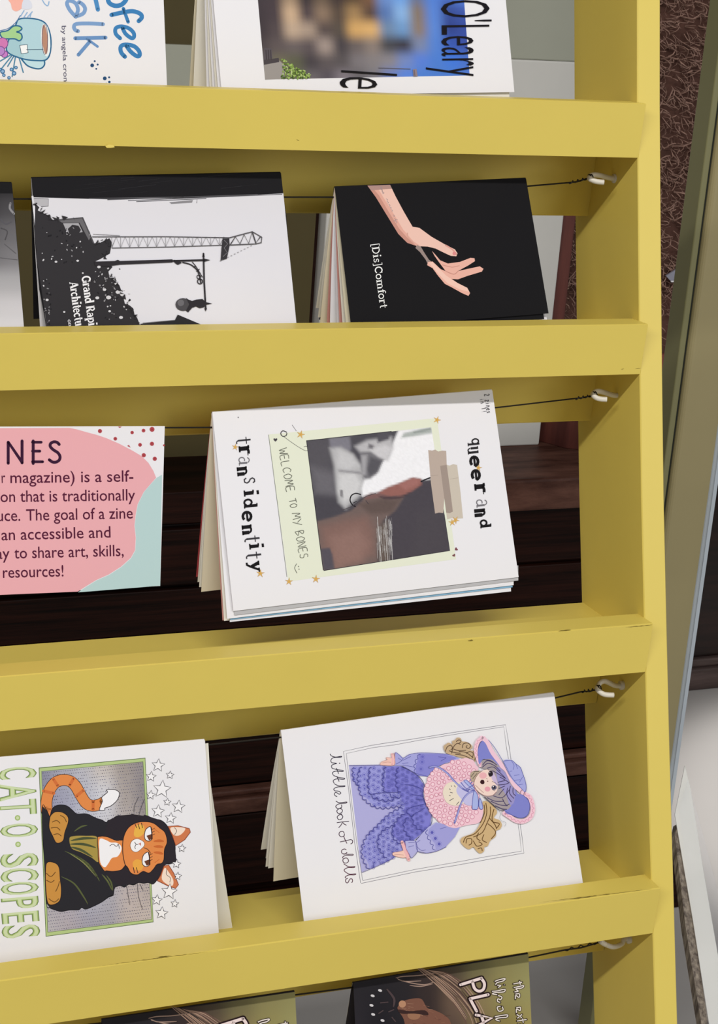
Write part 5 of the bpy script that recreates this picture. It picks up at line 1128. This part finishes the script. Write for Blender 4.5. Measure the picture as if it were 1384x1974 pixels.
# ---- fifth row: two copies of the nature zine
def nature(x0, y0, s, sl, sr, br, bl, label):
    z = Zine('folded_zine', label, sl, sr, br, bl, 21, 31, M['dark_cover'], 'nature zines on the lowest wire', back=(64, .9), back_mat=M['page'])
    dx = sl[0] - 681; dy = sl[1] - 1896
    z.page((664 + dx, 1995 + dy), 50, M['page']); z.page((673 + dx, 1998 + dy), 42, M['dark_cover'])
    A = z.art.crop(x0, y0, s)
    q = [(sl[0] - x0) * s, (sl[1] - y0) * s], [(sr[0] - x0) * s, (sr[1] - y0) * s], [(br[0] - x0) * s, (br[1] - y0) * s], [(bl[0] - x0) * s, (bl[1] - y0) * s]
    A.grid(q, ['2b292d 2a282c 2c292c 3c3230 4f463a 6f6a4a 8a8358 8f8a5c'.split(), '2d2a2f 252328 2b282c 3a302f 6a5648 8a7a55 958c58 9a9462'.split(), '302c31 262429 272429 2a2629 574740 7d6a4c 8a7c48 a09258'.split(), '302c31 2a2529 2a2427 2b2628 352d2e 6d5a44 8a7c48 9a8c50'.split(), '302c31 2a2529 2a2427 2b2628 352d2e 6d5a44 8a7c48 9a8c50'.split()])
    rng = random.Random(21)
    for i in range(46):
        o = rng.uniform(-1, 1); c = rng.choice(['8d7264', 'a98a76', '6a5248', '54423c', 'b89a84', '473834'])
        a = [(560 + 60 * o, 150 + 14 * o), (660 + 45 * o, 205 - 30 * o), (770 + 40 * o, 300 - 55 * o), (850 + 45 * o, 410 - 55 * o), (900 + 60 * o, 560 - 60 * o)]
        k = rng.randint(0, 2); A.stroke(a[k:k + 3], rng.uniform(3, 8), c, taper=.8)
    for q_ in ([(385, 205), (430, 195), (520, 190), (620, 175)], [(400, 215), (480, 235), (560, 245), (620, 228)], [(395, 208), (440, 225), (540, 222)], [(470, 250), (540, 255), (610, 240)]): A.stroke(q_, 6, 'a58a7c', taper=.6)
    A.poly([(400, 375), (430, 345), (500, 328), (545, 335), (575, 385), (620, 400), (680, 430), (720, 480), (735, 640), (420, 640), (440, 480), (400, 400)], '7d5546', smooth=True)
    for i in range(60):
        x, y = rng.uniform(410, 700), rng.uniform(340, 520)
        if inside((x, y), [(400, 375), (430, 345), (500, 328), (545, 335), (575, 385), (620, 400), (680, 430), (720, 480), (735, 640), (420, 640), (440, 480), (400, 400)]): A.stroke([(x, y), (x + rng.uniform(10, 40), y + rng.uniform(-10, 14))], rng.uniform(3, 8), rng.choice(['a87860', 'c29a80', '5f3f36', '94664f']), smooth=False, taper=.8)
    A.disc((425, 362), 22, 'b98a6c'); A.disc((495, 430), 40, '9d7258', ry=28); A.poly([(400, 395), (470, 405), (560, 400), (580, 430), (500, 420), (420, 420)], '3d2a28', smooth=True)
    for x, y in ((290, 280), (245, 312), (238, 370), (248, 425), (305, 462)): A.disc((x, y), 13, 'd8d4d6', ry=8, n=8, ang=.3)
    for q_ in ([(330, 270), (375, 330), (370, 380)], [(290, 355), (340, 350)], [(280, 420), (310, 400)], [(340, 410), (375, 395)], [(360, 440), (385, 470)]): A.stroke(q_, 14, '4f4244', taper=.5)
    A.build('cover_print', z.root)
    top = A.lay + 3; A = Art(z.pl).crop(x0, y0, s); A.lay = top
    big = [[(778, 245), (905, 205)], [(903, 206), (922, 236), (916, 272), (888, 284), (862, 266), (850, 226)], [(945, 305), (835, 330)], [(835, 330), (875, 405)], [(872, 428), (968, 446), (870, 500)], [(905, 436), (918, 474)]]
    for w, c in ((34, '2a1c1e'), (17, 'f0dcd8')):
        for q_ in big: A.stroke(q_, w, c, smooth=len(q_) > 3)
    scr = [[(985, 225), (1010, 215), (1048, 208), (1035, 222), (1000, 232), (990, 245)], [(1000, 248), (1022, 250), (1005, 262)], [(1040, 245), (1044, 247)], [(968, 285), (1000, 282), (1045, 272), (1040, 288), (990, 292), (970, 300), (1000, 305)], [(1005, 310), (1028, 320), (1020, 335), (1004, 330), (1002, 345), (1018, 352)],
           [(1020, 375), (1000, 382), (1010, 405), (1035, 398), (1030, 378)], [(985, 440), (1020, 432), (1062, 428), (1055, 442), (1010, 446), (990, 455), (1015, 465)],
           [(1098, 240), (1120, 236), (1150, 230)], [(1135, 222), (1140, 245)], [(1100, 262), (1130, 256), (1160, 250), (1150, 264), (1112, 270), (1128, 284), (1105, 288)], [(1110, 302), (1134, 300), (1132, 322), (1112, 310), (1110, 332)],
           [(1115, 385), (1140, 382), (1138, 402), (1118, 392), (1116, 415)], [(1118, 425), (1150, 445)], [(1150, 425), (1122, 448)], [(1120, 465), (1150, 460), (1178, 455)], [(1152, 450), (1158, 475)], [(1125, 485), (1150, 490), (1128, 502)]]
    for w, c in ((13, '332623'), (6, 'f1e6dc')):
        for q_ in scr: A.stroke(q_, w, c)
    A.build('title_lettering', z.root, 'white outlined title')
nature(640, 1820, 3.145, (681, 1896), (1018.4, 1839), (1031, 2115), (694, 2172), 'dark nature zine with white lettering on the lowest wire, nearest the right post')
nature(151, 1891, 2.85, (196.5, 1967), (568.5, 1912), (583, 2190), (211, 2246), 'dark nature zine on the lowest wire, lower left copy')
